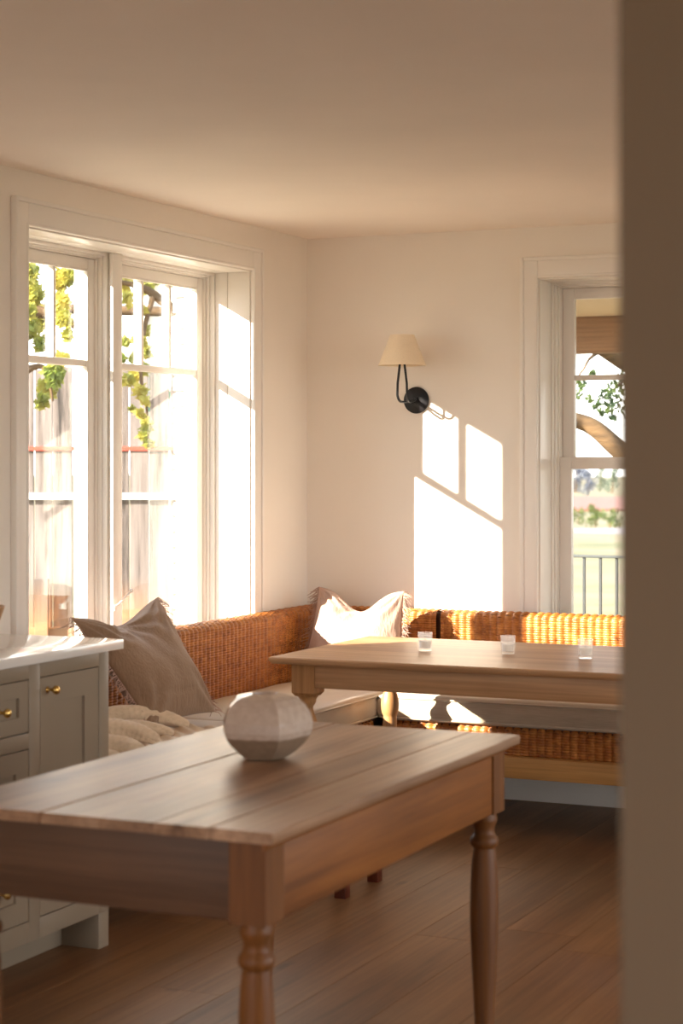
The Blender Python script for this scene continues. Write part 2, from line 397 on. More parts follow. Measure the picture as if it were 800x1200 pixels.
def holed_wall(name, axis, c0, c1, a0, a1, z0, z1, holes, mat):
    """solid wall slab with rectangular openings; axis 'X': slab thickness along X, runs along Y"""
    As = sorted({a0, a1} | {h[0] for h in holes} | {h[1] for h in holes}); Zs = sorted({z0, z1} | {h[2] for h in holes} | {h[3] for h in holes})
    solid = lambda i, j: 0 <= i < len(As) - 1 and 0 <= j < len(Zs) - 1 and not any(
        h[0] <= (As[i] + As[i + 1]) / 2 <= h[1] and h[2] <= (Zs[j] + Zs[j + 1]) / 2 <= h[3] for h in holes)
    vs = []; idx = {}
    def v(c, i, j):
        k = (c, i, j)
        if k not in idx:
            idx[k] = len(vs); vs.append((c, As[i], Zs[j]) if axis == 'X' else (As[i], c, Zs[j]))
        return idx[k]
    fs = []
    for i in range(len(As) - 1):
        for j in range(len(Zs) - 1):
            if not solid(i, j): continue
            for c in (c0, c1): fs.append((v(c, i, j), v(c, i + 1, j), v(c, i + 1, j + 1), v(c, i, j + 1)))
            for (di, dj, p, q) in ((-1, 0, (i, j), (i, j + 1)), (1, 0, (i + 1, j), (i + 1, j + 1)), (0, -1, (i, j), (i + 1, j)), (0, 1, (i, j + 1), (i + 1, j + 1))):
                if not solid(i + di, j + dj): fs.append((v(c0, *p), v(c0, *q), v(c1, *q), v(c1, *p)))
    o = MB().add(vs, fs).build(name, mat); o['kind'] = 'structure'; return o

wall_left = holed_wall('wall_left', 'X', XL - 0.30, XL, YF - 0.2, YB + 0.33, -0.02, ZC + 0.1, [W1], WALL)
wall_back = holed_wall('wall_back', 'Y', YB, YB + 0.33, XL, XR + 0.2, -0.02, ZC + 0.1, [W2], WALL)
wall_right = holed_wall('wall_right', 'X', XR, XR + 0.12, YF, YB, -0.02, ZC + 0.1, [(2.05, 7.4, 0.10, 2.40), (-1.05, -0.15, 0.9, 2.0)], WALL)  # both openings are unseen, added to bring more light into the room
wall_front = holed_wall('wall_front', 'Y', YF - 0.15, YF, XL, XR + 0.12, -0.02, ZC + 0.1, [(-3.5, -0.5, 0.6, 2.35)], WALL)  # unseen opening, added so sun bounces warm off the floor
# the partition that closes the right of the view; its edge leans a few millimetres
pe = -0.467
pb = MB().add([(pe + 0.004, 1.6, -0.01), (XR, 1.6, -0.01), (XR, 1.74, -0.01), (pe + 0.004, 1.74, -0.01),
               (pe - 0.003, 1.6, ZC + 0.02), (XR, 1.6, ZC + 0.02), (XR, 1.74, ZC + 0.02), (pe - 0.003, 1.74, ZC + 0.02)],
              [(0, 3, 2, 1), (4, 5, 6, 7), (0, 1, 5, 4), (1, 2, 6, 5), (2, 3, 7, 6), (3, 0, 4, 7)])
pt = pb.build('wall_near', WALL_DIM, None, 0.004, smooth=True); pt['kind'] = 'structure'
ceil = MB().box(XL, XR, YF, YB, ZC, ZC + 0.1).build('ceiling', CEIL); ceil['kind'] = 'structure'

# floor: a subfloor with wide oak planks laid along the room
floor = MB().box(XL - 0.02, XR + 0.02, YF, YB + 0.02, -0.06, -0.015).build('floor', WDARK); floor['kind'] = 'structure'
PWD = 0.2275
fr = random.Random(3)
plank_meshes = {}
x = -2.669 - PWD * 5
while x < 2.2:
    x0, x1 = max(x, XL + 0.001), x + PWD
    y = YF + fr.uniform(-1.6, -0.2)
    while y < YB:
        L = fr.choice((1.5, 1.9, 2.2, 2.6)); y1 = y + L
        if -2.95 < x < -2.60 and 4.6 < y1 < 6.0: y1 = 5.62
        a, b2 = max(y, YF), min(y1, YB)
        if b2 - a > 0.05 and x1 - x0 > 0.02:
            g = 0.0005
            m = MB().box(-(x1 - x0) / 2 + g, (x1 - x0) / 2 - g, -(b2 - a) / 2 + g, (b2 - a) / 2 - g, -0.0075, 0.0075)
            m.build('plank', FLOORW, floor, 0.0007, loc=((x0 + x1) / 2, (a + b2) / 2, -0.0075 + fr.uniform(-0.0003, 0)), seg=1)
        y = y1
    x += PWD
B('plank', x, XR, YF, YB, -0.015, 0.0, FLOORW, floor)

# baseboards
bb = B('baseboard_back', XL + 0.016, XR, YB - 0.016, YB, 0, 0.14, TRIM, None, 0.003, 'structure')
bb = B('baseboard_left', XL, XL + 0.016, 4.92, YB, 0, 0.14, TRIM, None, 0.003, 'structure')

# ------------------------------------------------------------------ left window (structure)
def casing(parent, axis, c, sgn, a0, a1, z0, z1, w, right=True):
    """flat casing boards with back band and inner bead round an opening"""
    def bx(nm, p0, p1, q0, q1, dep, bev):
        lo, hi = sorted((c, c + sgn * dep))
        if axis == 'X': B(nm, lo, hi, p0, p1, q0, q1, TRIM, parent, bev)
        else: B(nm, p0, p1, lo, hi, q0, q1, TRIM, parent, bev)
    bx('casing_board', a0 - w, a0, z0, z1 + w, 0.018, 0.002)
    bx('casing_board', a1, a1 + w, z0, z1 + w, 0.018, 0.002)
    bx('casing_board', a0, a1, z1, z1 + w, 0.018, 0.002)
    bx('back_band', a0 - w - 0.001, a0 - w + 0.016, z0, z1 + w + 0.012, 0.024, 0.003)
    bx('back_band', a1 + w - 0.016, a1 + w + 0.001, z0, z1 + w + 0.012, 0.024, 0.003)
    bx('back_band', a0 - w + 0.016, a1 + w - 0.016, z1 + w - 0.004, z1 + w + 0.012, 0.024, 0.003)
    bx('bead', a0 - 0.012, a0 - 0.001, z0, z1 + 0.012, 0.021, 0.004)
    bx('bead', a1 + 0.001, a1 + 0.012, z0, z1 + 0.012, 0.021, 0.004)
    bx('bead', a0 - 0.001, a1 + 0.001, z1 + 0.001, z1 + 0.012, 0.021, 0.004)

win1 = empty('window_1', (XL, 6.32, 0.62), kind='structure')
y0, y1, z0, z1 = W1
casing(win1, 'X', XL, 1, y0, y1, z0 - 0.02, z1, 0.082)
e = 0.0015
for (xa, xb) in ((XL - 0.104, XL - 0.0005), (XL - 0.165, XL - 0.108)):
    B('jamb_board', xa, xb, y0 - 0.0, y0 + 0.006, z0, z1, TRIM, win1, 0.0012)
    B('jamb_board', xa, xb, y1 - 0.006, y1, z0, z1, TRIM, win1, 0.0012)
    B('jamb_board', xa, xb, y0 + 0.006, y1 - 0.006, z1 - 0.006, z1, TRIM, win1, 0.0012)
B('sill', XL - 0.20, XL + 0.03, y0 - 0.05, y1 + 0.05, z0 - 0.03, z0 + 0.012, TRIM, win1, 0.004)
# outer frame steps
def frame_ring(nm, xa, xb, ya, yb, za, zb, t, parent, mat=TRIM, bev=0.0015):
    B(nm, xa, xb, ya, ya + t, za, zb, mat, parent, bev); B(nm, xa, xb, yb - t, yb, za, zb, mat, parent, bev)
    B(nm, xa, xb, ya + t, yb - t, zb - t, zb, mat, parent, bev); B(nm, xa, xb, ya + t, yb - t, za, za + t, mat, parent, bev)
MUL = 6.3225
for (ya, yb) in ((y0, MUL - 0.022), (MUL + 0.022, y1)):
    frame_ring('frame', XL - 0.185, XL - 0.166, ya, yb, z0 + 0.012, z1, 0.017, win1)
    frame_ring('frame', XL - 0.200, XL - 0.186, ya, yb, z0 + 0.012, z1, 0.024, win1)
    frame_ring('frame', XL - 0.300, XL - 0.271, ya, yb, z0 + 0.012, z1, 0.036, win1)
    frame_ring('frame', XL - 0.270, XL - 0.201, ya, yb, z0 + 0.012, z1, 0.030, win1)
    a, b_ = ya + 0.031, yb - 0.031; c, d_ = z0 + 0.043, z1 - 0.031
    sash = empty('sash', (0, 0, 0)); sash.parent = win1; sash.location = Vector((XL - 0.235, (a + b_) / 2, c)) - Vector(win1.location)
    xs0, xs1 = XL - 0.262, XL - 0.212
    frame_ring('sash_rail', xs0, xs1, a, b_, c, d_, 0.043, sash, bev=0.004)
    frame_ring('glazing_bead', XL - 0.228, XL - 0.212, a + 0.043, b_ - 0.043, c + 0.043, d_ - 0.043, 0.007, sash, bev=0.003)
    ga, gb, gc, gd = a + 0.043, b_ - 0.043, c + 0.043, d_ - 0.043
    B('meeting_bar', XL - 0.252, XL - 0.216, ga, gb, 1.806, 1.832, TRIM, sash, 0.004)
    w3 = (gb - ga) / 3
    for k in (1, 2):
        B('muntin', XL - 0.254, XL - 0.218, ga + k * w3 - 0.0095, ga + k * w3 + 0.0095, 1.832, gd, TRIM, sash, 0.004)
    for k in range(3):
        B('pane', XL - 0.242, XL - 0.238, ga + k * w3 + (0.0095 if k else 0), ga + (k + 1) * w3 - (0.0095 if k < 2 else 0), 1.832, gd, PANE, sash)
    B('pane', XL - 0.242, XL - 0.238, ga, gb, gc, 1.806, PANE, sash)
B('mullion', XL - 0.300, XL - 0.155, MUL - 0.022, MUL + 0.022, z0 + 0.012, z1 - 0.007, TRIM, win1, 0.003)
B('mullion', XL - 0.155, XL - 0.140, MUL - 0.034, MUL + 0.034, z0 + 0.012, z1 - 0.007, TRIM, win1, 0.003)
# white crank handle on the frame foot between the two units
ck = MB().tube([(0, 0, 0), (0.004, 0.03, 0.012), (0.01, 0.075, 0.04), (0.014, 0.105, 0.058)], 0.005, 8, 0.0035)
ck.lathe([(0.003, -0.006), (0.009, 0.0), (0.009, 0.008), (0.003, 0.012)], (0.014, 0.105, 0.055), 10)
ck.lathe([(0.014, -0.012), (0.014, 0.004), (0.008, 0.010)], (0, 0, 0), 12)
ck.build('crank_handle', WHITEM, win1, smooth=True, loc=Vector((-3.815, 6.27, 0.885)) - Vector(win1.location))

# exterior painted brick round the opening: every brick a part of the wall
br = random.Random(5)
bmesh_cache = [MB().box(-0.05, 0.05, -0.098, 0.098, -0.0285, 0.0285).mesh('brick', BRICKW, 0.004, True) for _ in range(1)]
bmesh_cache.append(MB().box(-0.05, 0.05, -0.048, 0.048, -0.0285, 0.0285).mesh('brick', BRICKW, 0.004, True))
MB().box(XL - 0.367, XL - 0.301, y1 + 0.012, y1 + 0.42, -0.1, 2.62).build('mortar', BRICKW, wall_left)
MB().box(XL - 0.367, XL - 0.301, y0 - 0.42, y0 - 0.012, -0.1, 2.62).build('mortar', BRICKW, wall_left)
MB().box(XL - 0.367, XL - 0.301, y0 - 0.012, y1 + 0.012, z1 + 0.012, 2.62).build('mortar', BRICKW, wall_left)
MB().box(XL - 0.367, XL - 0.301, y0 - 0.012, y1 + 0.012, -0.1, z0 - 0.03).build('mortar', BRICKW, wall_left)
zc = 0.30; row = 0
while zc < 2.58:
    for side in (1, -1):
        base = (y1 + 0.004) if side > 0 else (y0 - 0.004)
        pos = 0.0
        for k in range(3):
            half = (k == 0 and row % 2)
            hw = 0.048 if half else 0.098
            o = link('brick', bmesh_cache[1 if half else 0], wall_left, (XL - 0.326 - br.uniform(0, 0.004), base + side * (pos + hw + br.uniform(-.0015, .0015)), zc))
            pos += 2 * hw + 0.010
    zc += 0.067; row += 1
yy = y0 + 0.1
while yy < y1 - 0.02:
    for zz in (z1 + 0.045, z1 + 0.112):
        link('brick', bmesh_cache[0], wall_left, (XL - 0.328, yy, zz))
    yy += 0.206

# ------------------------------------------------------------------ back window (structure), double hung
win2 = empty('window_2', (-2.17, YB, 0.62), kind='structure')
x0, x1, z0, z1 = W2
casing(win2, 'Y', YB, -1, x0, x1, z0 - 0.02, z1, 0.078)
for (ya, yb) in ((YB + 0.0005, YB + 0.148),):
    B('jamb_board', x0, x0 + 0.006, ya, yb, z0, z1, TRIM, win2, 0.0012)
    B('jamb_board', x1 - 0.006, x1, ya, yb, z0, z1, TRIM, win2, 0.0012)
    B('jamb_board', x0 + 0.006, x1 - 0.006, ya, yb, z1 - 0.006, z1, TRIM, win2, 0.0012)
B('sill', x0 - 0.05, x1 + 0.05, YB - 0.03, YB + 0.15, z0 - 0.03, z0 + 0.012, TRIM, win2, 0.004)
def ring_y(nm, ya, yb, xa, xb, za, zb, t, parent, tb=None, tt=None, mat=TRIM, bev=0.0015):
    tb = tb or t; tt = tt or t
    B(nm, xa, xa + t, ya, yb, za, zb, mat, parent, bev); B(nm, xb - t, xb, ya, yb, za, zb, mat, parent, bev)
    B(nm, xa + t, xb - t, ya, yb, zb - tt, zb, mat, parent, bev); B(nm, xa + t, xb - t, ya, yb, za, za + tb, mat, parent, bev)
ring_y('frame', YB + 0.149, YB + 0.172, x0, x1, z0 + 0.012, z1, 0.012, win2)
ring_y('frame', YB + 0.173, YB + 0.205, x0, x1, z0 + 0.012, z1, 0.019, win2)
ring_y('frame', YB + 0.206, YB + 0.320, x0, x1, z0 + 0.012, z1, 0.024, win2)
sx0, sx1 = x0 + 0.025, x1 - 0.025
s1 = empty('sash', (0, 0, 0)); s1.parent = win2; s1.location = Vector(((sx0 + sx1) / 2, YB + 0.225, z0 + 0.04)) - Vector(win2.location)
ring_y('sash_rail', YB + 0.208, YB + 0.243, sx0, sx1, z0 + 0.037, 1.462, 0.052, s1, 0.07, 0.052, bev=0.003)
B('pane', sx0 + 0.052, sx1 - 0.052, YB + 0.224, YB + 0.228, z0 + 0.107, 1.410, PANE, s1)
s2 = empty('sash', (0, 0, 0)); s2.parent = win2; s2.location = Vector(((sx0 + sx1) / 2, YB + 0.265, 1.45)) - Vector(win2.location)
ring_y('sash_rail', YB + 0.247, YB + 0.283, sx0, sx1, 1.412, z1 - 0.025, 0.052, s2, 0.045, 0.046, bev=0.003)
B('muntin', sx0 + 0.052, sx1 - 0.052, YB + 0.252, YB + 0.280, 1.795, 1.818, TRIM, s2, 0.003)
B('pane', sx0 + 0.052, sx1 - 0.052, YB + 0.263, YB + 0.267, 1.818, z1 - 0.071, PANE, s2)
B('pane', sx0 + 0.052, sx1 - 0.052, YB + 0.263, YB + 0.267, 1.457, 1.795, PANE, s2)

# ------------------------------------------------------------------ base cabinet and worktop
cab = empty('base_cabinet', (-3.34, 4.5, 0), 'taupe painted base cabinet with brass knobs under the white worktop', 'cabinet')
CX = -3.0; CY0, CY1 = 2.9, 4.90
B('body', XL + 0.002, CX - 0.022, CY0, CY1, 0.105, 0.884, CAB, cab)
B('toe_kick', XL + 0.002, CX - 0.13, CY0, CY1 - 0.002, 0.0, 0.105, CAB, cab)
B('foot', CX - 0.13, CX, CY1 - 0.056, CY1, 0.0, 0.105, CAB, cab, 0.001)
def stile(a, b2, za, zb): B('face_frame', CX - 0.022, CX, a, b2, za, zb, CAB, cab, 0.0012)
doors = [(4.535, 4.846), (4.18, 4.477), (3.60, 4.12), (3.0, 3.54)]
stile(4.847, CY1, 0.105, 0.884); stile(4.479, 4.533, 0.105, 0.884); stile(4.122, 4.178, 0.105, 0.884); stile(3.542, 3.598, 0.105, 0.884); stile(CY0, 2.998, 0.105, 0.884)
for a, b2 in ((4.533, 4.847), (4.178, 4.479), (3.598, 4.122), (2.998, 3.542)):
    stile(a, b2, 0.839, 0.884); stile(a, b2, 0.105, 0.163)
stile(4.178, 4.479, 0.645, 0.689); stile(4.178, 4.479, 0.375, 0.419)
def knob(parent, y, z):
    m = MB(); prof = [(0.0001, 0), (0.0085, 0), (0.0085, 0.002), (0.0045, 0.005), (0.0042, 0.014), (0.007, 0.019), (0.0118, 0.026), (0.0125, 0.031), (0.010, 0.036), (0.005, 0.0385), (0.0001, 0.039)]
    m.lathe([(r * 1.05, h) for r, h in prof], (0, 0, 0), 18, False)
    o = m.build('knob', BRASS, parent, smooth='all'); o.rotation_euler = (0, math.pi / 2, 0)
    o.location = Vector((CX - 0.001, y, z)) - world_loc(parent)
def front(nm, a, b2, za, zb, st, ky, kz):
    """one inset shaker front: an outer frame with a recessed flat panel"""
    a += 0.0025; b2 -= 0.0025; za += 0.0025; zb -= 0.0025
    X0, X1, R = CX - 0.021, CX - 0.001, 0.009
    ia, ib, iz, iw = a + st, b2 - st, za + st, zb - st
    vs = [(X1, a, za), (X1, b2, za), (X1, b2, zb), (X1, a, zb), (X1, ia, iz), (X1, ib, iz), (X1, ib, iw), (X1, ia, iw),
          (X1 - R, ia + .001, iz + .001), (X1 - R, ib - .001, iz + .001), (X1 - R, ib - .001, iw - .001), (X1 - R, ia + .001, iw - .001),
          (X0, a, za), (X0, b2, za), (X0, b2, zb), (X0, a, zb)]
    fs = [(i, (i + 1) % 4, (i + 1) % 4 + 4, i + 4) for i in range(4)] + [(i + 4, (i + 1) % 4 + 4, (i + 1) % 4 + 8, i + 8) for i in range(4)]
    fs += [(8, 9, 10, 11), (15, 14, 13, 12)] + [(i, i + 12, (i + 1) % 4 + 12, (i + 1) % 4) for i in range(4)]
    c = Vector(((X0 + X1) / 2, (a + b2) / 2, (za + zb) / 2))
    o = MB().add([Vector(v) - c for v in vs], fs).build(nm, CAB, cab, 0.0008, loc=c - world_loc(cab))
    if ky: knob(o, ky, kz)
front('door', 4.533, 4.847, 0.163, 0.839, 0.075, 4.572, 0.800)
front('drawer', 4.178, 4.479, 0.689, 0.839, 0.045, 4.332, 0.763)
front('drawer', 4.178, 4.479, 0.419, 0.645, 0.060, 4.332, 0.532)
front('drawer', 4.178, 4.479, 0.163, 0.375, 0.060, 4.332, 0.27)
front('door', 3.598, 4.122, 0.163, 0.839, 0.075, 3.64, 0.80)
front('door', 2.998, 3.542, 0.163, 0.839, 0.075, 3.50, 0.80)
ct = B('worktop', XL + 0.001, -2.957, CY0 - 0.02, 4.917, 0.886, 0.915, QUARTZ, None, 0.003)
tag(ct, 'white polished stone worktop on the taupe cabinet', 'worktop')

bw = MB().lathe([(0.0001, 0), (0.040, 0), (0.043, 0.004), (0.058, 0.035), (0.076, 0.075), (0.088, 0.110), (0.084, 0.111), (0.072, 0.078), (0.054, 0.040), (0.038, 0.012), (0.0001, 0.010)], (0, 0, 0), 40, False)
bo = bw.build('bowl', BOWLW, smooth=True, loc=(-3.27, 4.60, 0.9152)); tag(bo, 'pale wooden bowl at the edge of the white worktop', 'bowl')

# ------------------------------------------------------------------ front table (old pine)
TX0, TX1, TY0, TY1, TZ = -2.335, -1.575, 3.15, 4.535, 0.762
ft = empty('pine_table', ((TX0 + TX1) / 2, (TY0 + TY1) / 2, 0), 'old worn pine table with turned legs, the faceted vase on it', 'table')
FC = Vector(ft.location)
def worn_plank(xa, xb, ya, yb, za, zb, seed, wl, wr):
    """plank with slightly uneven worn ends and arrises"""
    n = 26; m = MB(); r = random.Random(seed)
    def st(i):
        t = i / (n - 1); y = ya + (yb - ya) * t
        endw = 0.0
        d1 = (noise.noise(Vector((seed * 3.1, t * 7, 0.3)))) * 0.0022
        d2 = (noise.noise(Vector((seed * 5.7, t * 7, 4.3)))) * 0.0022
        lo, hi = xa + (abs(d1) if wl else 0), xb - (abs(d2) if wr else 0)
        def g(a, b):
            X = lo + (hi - lo) * a; Y = y
            if i == 0: Y += 0.003 * noise.noise(Vector((X * 30, seed, b * 3)))
            return Vector((X, Y, za + (zb - za) * b)) - FC
        return g
    w = xb - xa; q = 0.0022 / w; t = zb - za
    prof = [(q, 0), (1 - q, 0), (1, 0.25), (1, 0.7), (1 - q, 1.0), (0.8, 1.0), (0.6, 1.0), (0.4, 1.0), (0.2, 1.0), (q, 1.0), (0, 0.7), (0, 0.25)]
    m.prism(prof, st, n)
    me = m.build('tabletop_plank', GREYP_Y, ft, 0.0, smooth=True)
    return me
cuts = [TX0, -2.087, -1.83, -1.708, TX1]
for i in range(4):
    worn_plank(cuts[i] + (0.0005 if i else 0), cuts[i + 1] - (0.0005 if i < 3 else 0), TY0 + (0.004 if i == 1 else 0), TY1, TZ - 0.022, TZ - (0.0010 if i == 1 else 0), i + 2, i == 0, i == 3)
# moulded edge strip under the right and left side of the top
ins = 0.032
lx0, lx1, ly0, ly1 = TX0 + ins, TX1 - ins, TY0 + ins, TY1 - ins
def fb(nm, a, b2, c, d2, e2, f2, mat, bev=0.002): return B(nm, a, b2, c, d2, e2, f2, mat, ft, bev)
LB = 0.078
fb('apron', lx1 - 0.028, lx1 - 0.004, ly0 + LB, ly1 - LB, 0.578, TZ - 0.023, PINE_Y)
fb('apron', lx0 + 0.004, lx0 + 0.028, ly0 + LB, ly1 - LB, 0.578, TZ - 0.023, PINE_Y)
fb('apron', lx0 + LB, lx1 - LB, ly0 + 0.004, ly0 + 0.028, 0.582, TZ - 0.023, SHADEP_X)
fb('apron', lx0 + LB, lx1 - LB, ly1 - 0.028, ly1 - 0.004, 0.578, TZ - 0.023, SHADEP_X)
for (xa, xb) in ((lx1 - 0.004, lx1 + 0.016), (lx0 - 0.016, lx0 + 0.004)):
    m = MB(); s = 1 if xa > -2 else -1; xe = lx1 - 0.002 if s > 0 else lx0 + 0.002
    pr = [(0, 0), (0.004, 0), (0.007, 0.005), (0.013, 0.010), (0.018, 0.014), (0.018, 0.0165), (0, 0.0165)]
    m.prism(pr, lambda i: (lambda a, b: Vector((xe + s * a, ly0 - 0.012 + i * (ly1 - ly0 + 0.024), TZ - 0.039 + b)) - FC), 2)
    m.build('edge_moulding', PINE_Y, ft)
LEGP = [(0.0245, 0.0), (0.025, 0.01), (0.0245, 0.06), (0.028, 0.13), (0.0325, 0.22), (0.0352, 0.29), (0.0358, 0.34), (0.0345, 0.40), (0.0315, 0.45), (0.0285, 0.480), (0.0275, 0.487), (0.0300, 0.490),
        (0.0345, 0.495), (0.0360, 0.503), (0.0345, 0.512), (0.0290, 0.519), (0.0262, 0.524), (0.0252, 0.532), (0.0270, 0.542), (0.0315, 0.553), (0.0325, 0.560), (0.0300, 0.568), (0.0280, 0.578)]
legm = MB().lathe(LEGP, (0, 0, 0), 28)
hb = LB / 2
legm.box(-hb, hb, -hb, hb, 0.577, TZ - 0.023)
legmesh = legm.mesh('leg', PINE_Z, 0, smooth=True)
for lx in (lx0 + hb, lx1 - hb):
    for ly in (ly0 + hb, ly1 - hb):
        link('leg', legmesh, ft, Vector((lx, ly, 0)) - FC)

# faceted vase
def vase():
    n, sides, m = 60, 5, MB(); rot = math.radians(-90 + 24.5 + 20)
    prof = [(0.050, 0.0), (0.057, 0.003), (0.074, 0.016), (0.096, 0.036), (0.109, 0.053), (0.1135, 0.066), (0.1135, 0.086), (0.108, 0.104), (0.096, 0.123), (0.080, 0.137), (0.064, 0.1435), (0.040, 0.147), (0.032, 0.1495), (0.029, 0.148), (0.027, 0.140), (0.040, 0.125), (0.06, 0.10), (0.07, 0.06), (0.045, 0.012), (0.001, 0.008)]
    vs = []
    for r, z in prof:
        for j in range(n):
            a = 2 * math.pi * j / n
            k = (a % (2 * math.pi / sides)) - math.pi / sides
            fac = math.cos(math.pi / sides) / math.cos(k)
            fl = 0.78 if z > 0.004 and r > 0.04 else 0.35
            q = r * ((1 - fl) * 0.93 + fl * fac)
            vs.append((q * math.cos(a + rot), q * math.sin(a + rot), z))
    M_ = len(prof); fs = [(i * n + j, i * n + (j + 1) % n, (i + 1) * n + (j + 1) % n, (i + 1) * n + j) for i in range(M_ - 1) for j in range(n)]
    fs += [tuple(range(n))[::-1]]
    m.add(vs, fs); o = m.build('vase', VASE, loc=(-1.993, 3.94, TZ + 0.0006))
    for p in o.data.polygons: p.use_smooth = True
    o.data.set_sharp_from_angle(angle=math.radians(14))
    tag(o, 'round faceted stoneware vase with grey glaze on the worn table', 'vase')
vase()

# ------------------------------------------------------------------ dining table
DX0, DX1, DY0, DY1, DZ = -3.07, -0.95, 6.10, 6.995, 0.745
dt = empty('dining_table', ((DX0 + DX1) / 2, (DY0 + DY1) / 2, 0), 'long pale wood dining table with turned legs carrying three candles', 'table')
DC = Vector(dt.location)
m = MB(); t_ = 0.024
prof = [(0.0, 0.006), (0.004, 0.001), (0.012, -0.0), (0.02, 0.0)]
ring = [(-0.010, DZ - t_), (-0.006, DZ - t_ + 0.004), (0.0, DZ - 0.012), (0.0, DZ - 0.004), (-0.004, DZ)]
vs = []
for inn, z in ring:
    q = -inn
    vs += [(DX0 + q, DY0 + q, z), (DX1 - q, DY0 + q, z), (DX1 - q, DY1 - q, z), (DX0 + q, DY1 - q, z)]
fs = [(i * 4 + j, i * 4 + (j + 1) % 4, i * 4 + 4 + (j + 1) % 4, i * 4 + 4 + j) for i in range(len(ring) - 1) for j in range(4)] + [(3, 2, 1, 0), tuple(range(len(vs) - 4, len(vs)))]
m.add([Vector(v) - DC for v in vs], fs).build('tabletop', PALE_X, dt, smooth=True)
dl = [(DX0 + 0.118, DY0 + 0.082), (DX0 + 0.130, DY1 - 0.090), (DX1 - 0.118, DY0 + 0.082), (DX1 - 0.118, DY1 - 0.090)]
DH = 0.044
DLEG = [(0.021, 0), (0.022, 0.02), (0.026, 0.25), (0.028, 0.40), (0.0265, 0.455), (0.027, 0.462), (0.0315, 0.470), (0.0345, 0.486), (0.036, 0.505), (0.034, 0.524), (0.029, 0.542), (0.0215, 0.560), (0.0190, 0.572), (0.0195, 0.582), (0.026, 0.590), (0.030, 0.600), (0.030, 0.606), (0.036, 0.616), (0.040, 0.621)]
DLEG = [(r, z - 0.015 if z > 0.3 else z) for r, z in DLEG]
lm = MB().lathe(DLEG, (0, 0, 0), 28); lm.box(-DH, DH, -DH, DH, 0.617, DZ - t_ - 0.001)
lm.add([(-DH, -DH, .617), (DH, -DH, .617), (DH, DH, .617), (-DH, DH, .617), (-.034, -.034, .604), (.034, -.034, .604), (.034, .034, .604), (-.034, .034, .604)], [(0, 1, 5, 4), (1, 2, 6, 5), (2, 3, 7, 6), (3, 0, 4, 7), (4, 5, 6, 7)])
lmm = lm.mesh('leg', PALE_Z, 0, smooth=True)
for (a, b2) in dl: link('leg', lmm, dt, Vector((a, b2, 0)) - DC)
ax0, ax1, ay0, ay1 = dl[0][0] + DH, dl[2][0] - DH, dl[0][1] + DH, dl[1][1] - DH
B('apron', ax0, ax1, dl[0][1] - DH + 0.006, dl[0][1] - DH + 0.028, 0.637, DZ - t_ - 0.001, PALE_X, dt, 0.002)
B('apron', ax0, ax1, dl[1][1] + DH - 0.028, dl[1][1] + DH - 0.006, 0.637, DZ - t_ - 0.001, PALE_X, dt, 0.002)
B('apron', dl[0][0] - DH + 0.006, dl[0][0] - DH + 0.028, ay0, ay1, 0.637, DZ - t_ - 0.001, PALE_X, dt, 0.002)
B('apron', dl[2][0] + DH - 0.028, dl[2][0] + DH - 0.006, ay0, ay1, 0.637, DZ - t_ - 0.001, PALE_X, dt, 0.002)

# candles in glasses
cg = empty('candle_glass', (0, 0, 0))
R = 0.0275
MB().lathe([(0.0001, 0), (R * 0.86, 0), (R * 0.9, 0.003), (R, 0.064), (R, 0.067), (R - 0.0022, 0.067), (R - 0.0024, 0.062), (R * 0.88 - 0.003, 0.011), (0.0001, 0.010)], (0, 0, 0), 32, False).build('glass', CLEAR, cg, smooth=True)
MB().lathe([(0.0001, 0), (R * 0.88 - 0.0036, 0), (R * 0.94 - 0.0036, 0.024), (R * 0.94 - 0.007, 0.0262), (0.0001, 0.0258)], (0, 0, 0.0108), 32, False).build('wax', WAX, cg, smooth=True)
MB().tube([(0, 0, 0), (0.0006, 0, 0.006), (0.002, 0.0004, 0.011)], 0.0008, 6).build('wick', BLACK, cg, loc=(0, 0, 0.0362))
spots = [(-2.644, 6.541, 'small glass candle nearest the pink pillow'),
         (-2.324, 6.551, 'small glass candle in the middle of the three on the dining table'),
         (-2.024, 6.525, 'small glass candle farthest from the pink pillow, beside the partition edge')]
for i, (a, b2, lb) in enumerate(spots):
    o = cg if i == 0 else copy_tree(cg)
    o.location = (a, b2, DZ + 0.0006); o.rotation_euler.z = i * 0.7; tag(o, lb, 'candle', 'candle glasses on the dining table')

# ------------------------------------------------------------------ dark stool between the tables
stl = empty('stool', (-2.755, 5.885, 0), 'dark reddish wooden stool, two feet showing below the worn table', 'stool')
for sx in (-1, 1):
    for sy in (-1, 1):
        m = MB(); a = 0.024; b2 = 0.020
        m.add([(-b2, -b2, 0), (b2, -b2, 0), (b2, b2, 0), (-b2, b2, 0), (-a - sx * .012, -a - sy * .008, .42), (a - sx * .012, -a - sy * .008, .42), (a - sx * .012, a - sy * .008, .42), (-a - sx * .012, a - sy * .008, .42)],
              [(3, 2, 1, 0), (4, 5, 6, 7), (0, 1, 5, 4), (1, 2, 6, 5), (2, 3, 7, 6), (3, 0, 4, 7)])
        m.build('leg', REDW, stl, 0.002, smooth=True, loc=(sx * 0.135, sy * 0.135, 0))
B('seat', -2.755 - 0.16, -2.755 + 0.16, 5.885 - 0.16, 5.885 + 0.16, 0.42, 0.45, REDW, stl, 0.006)

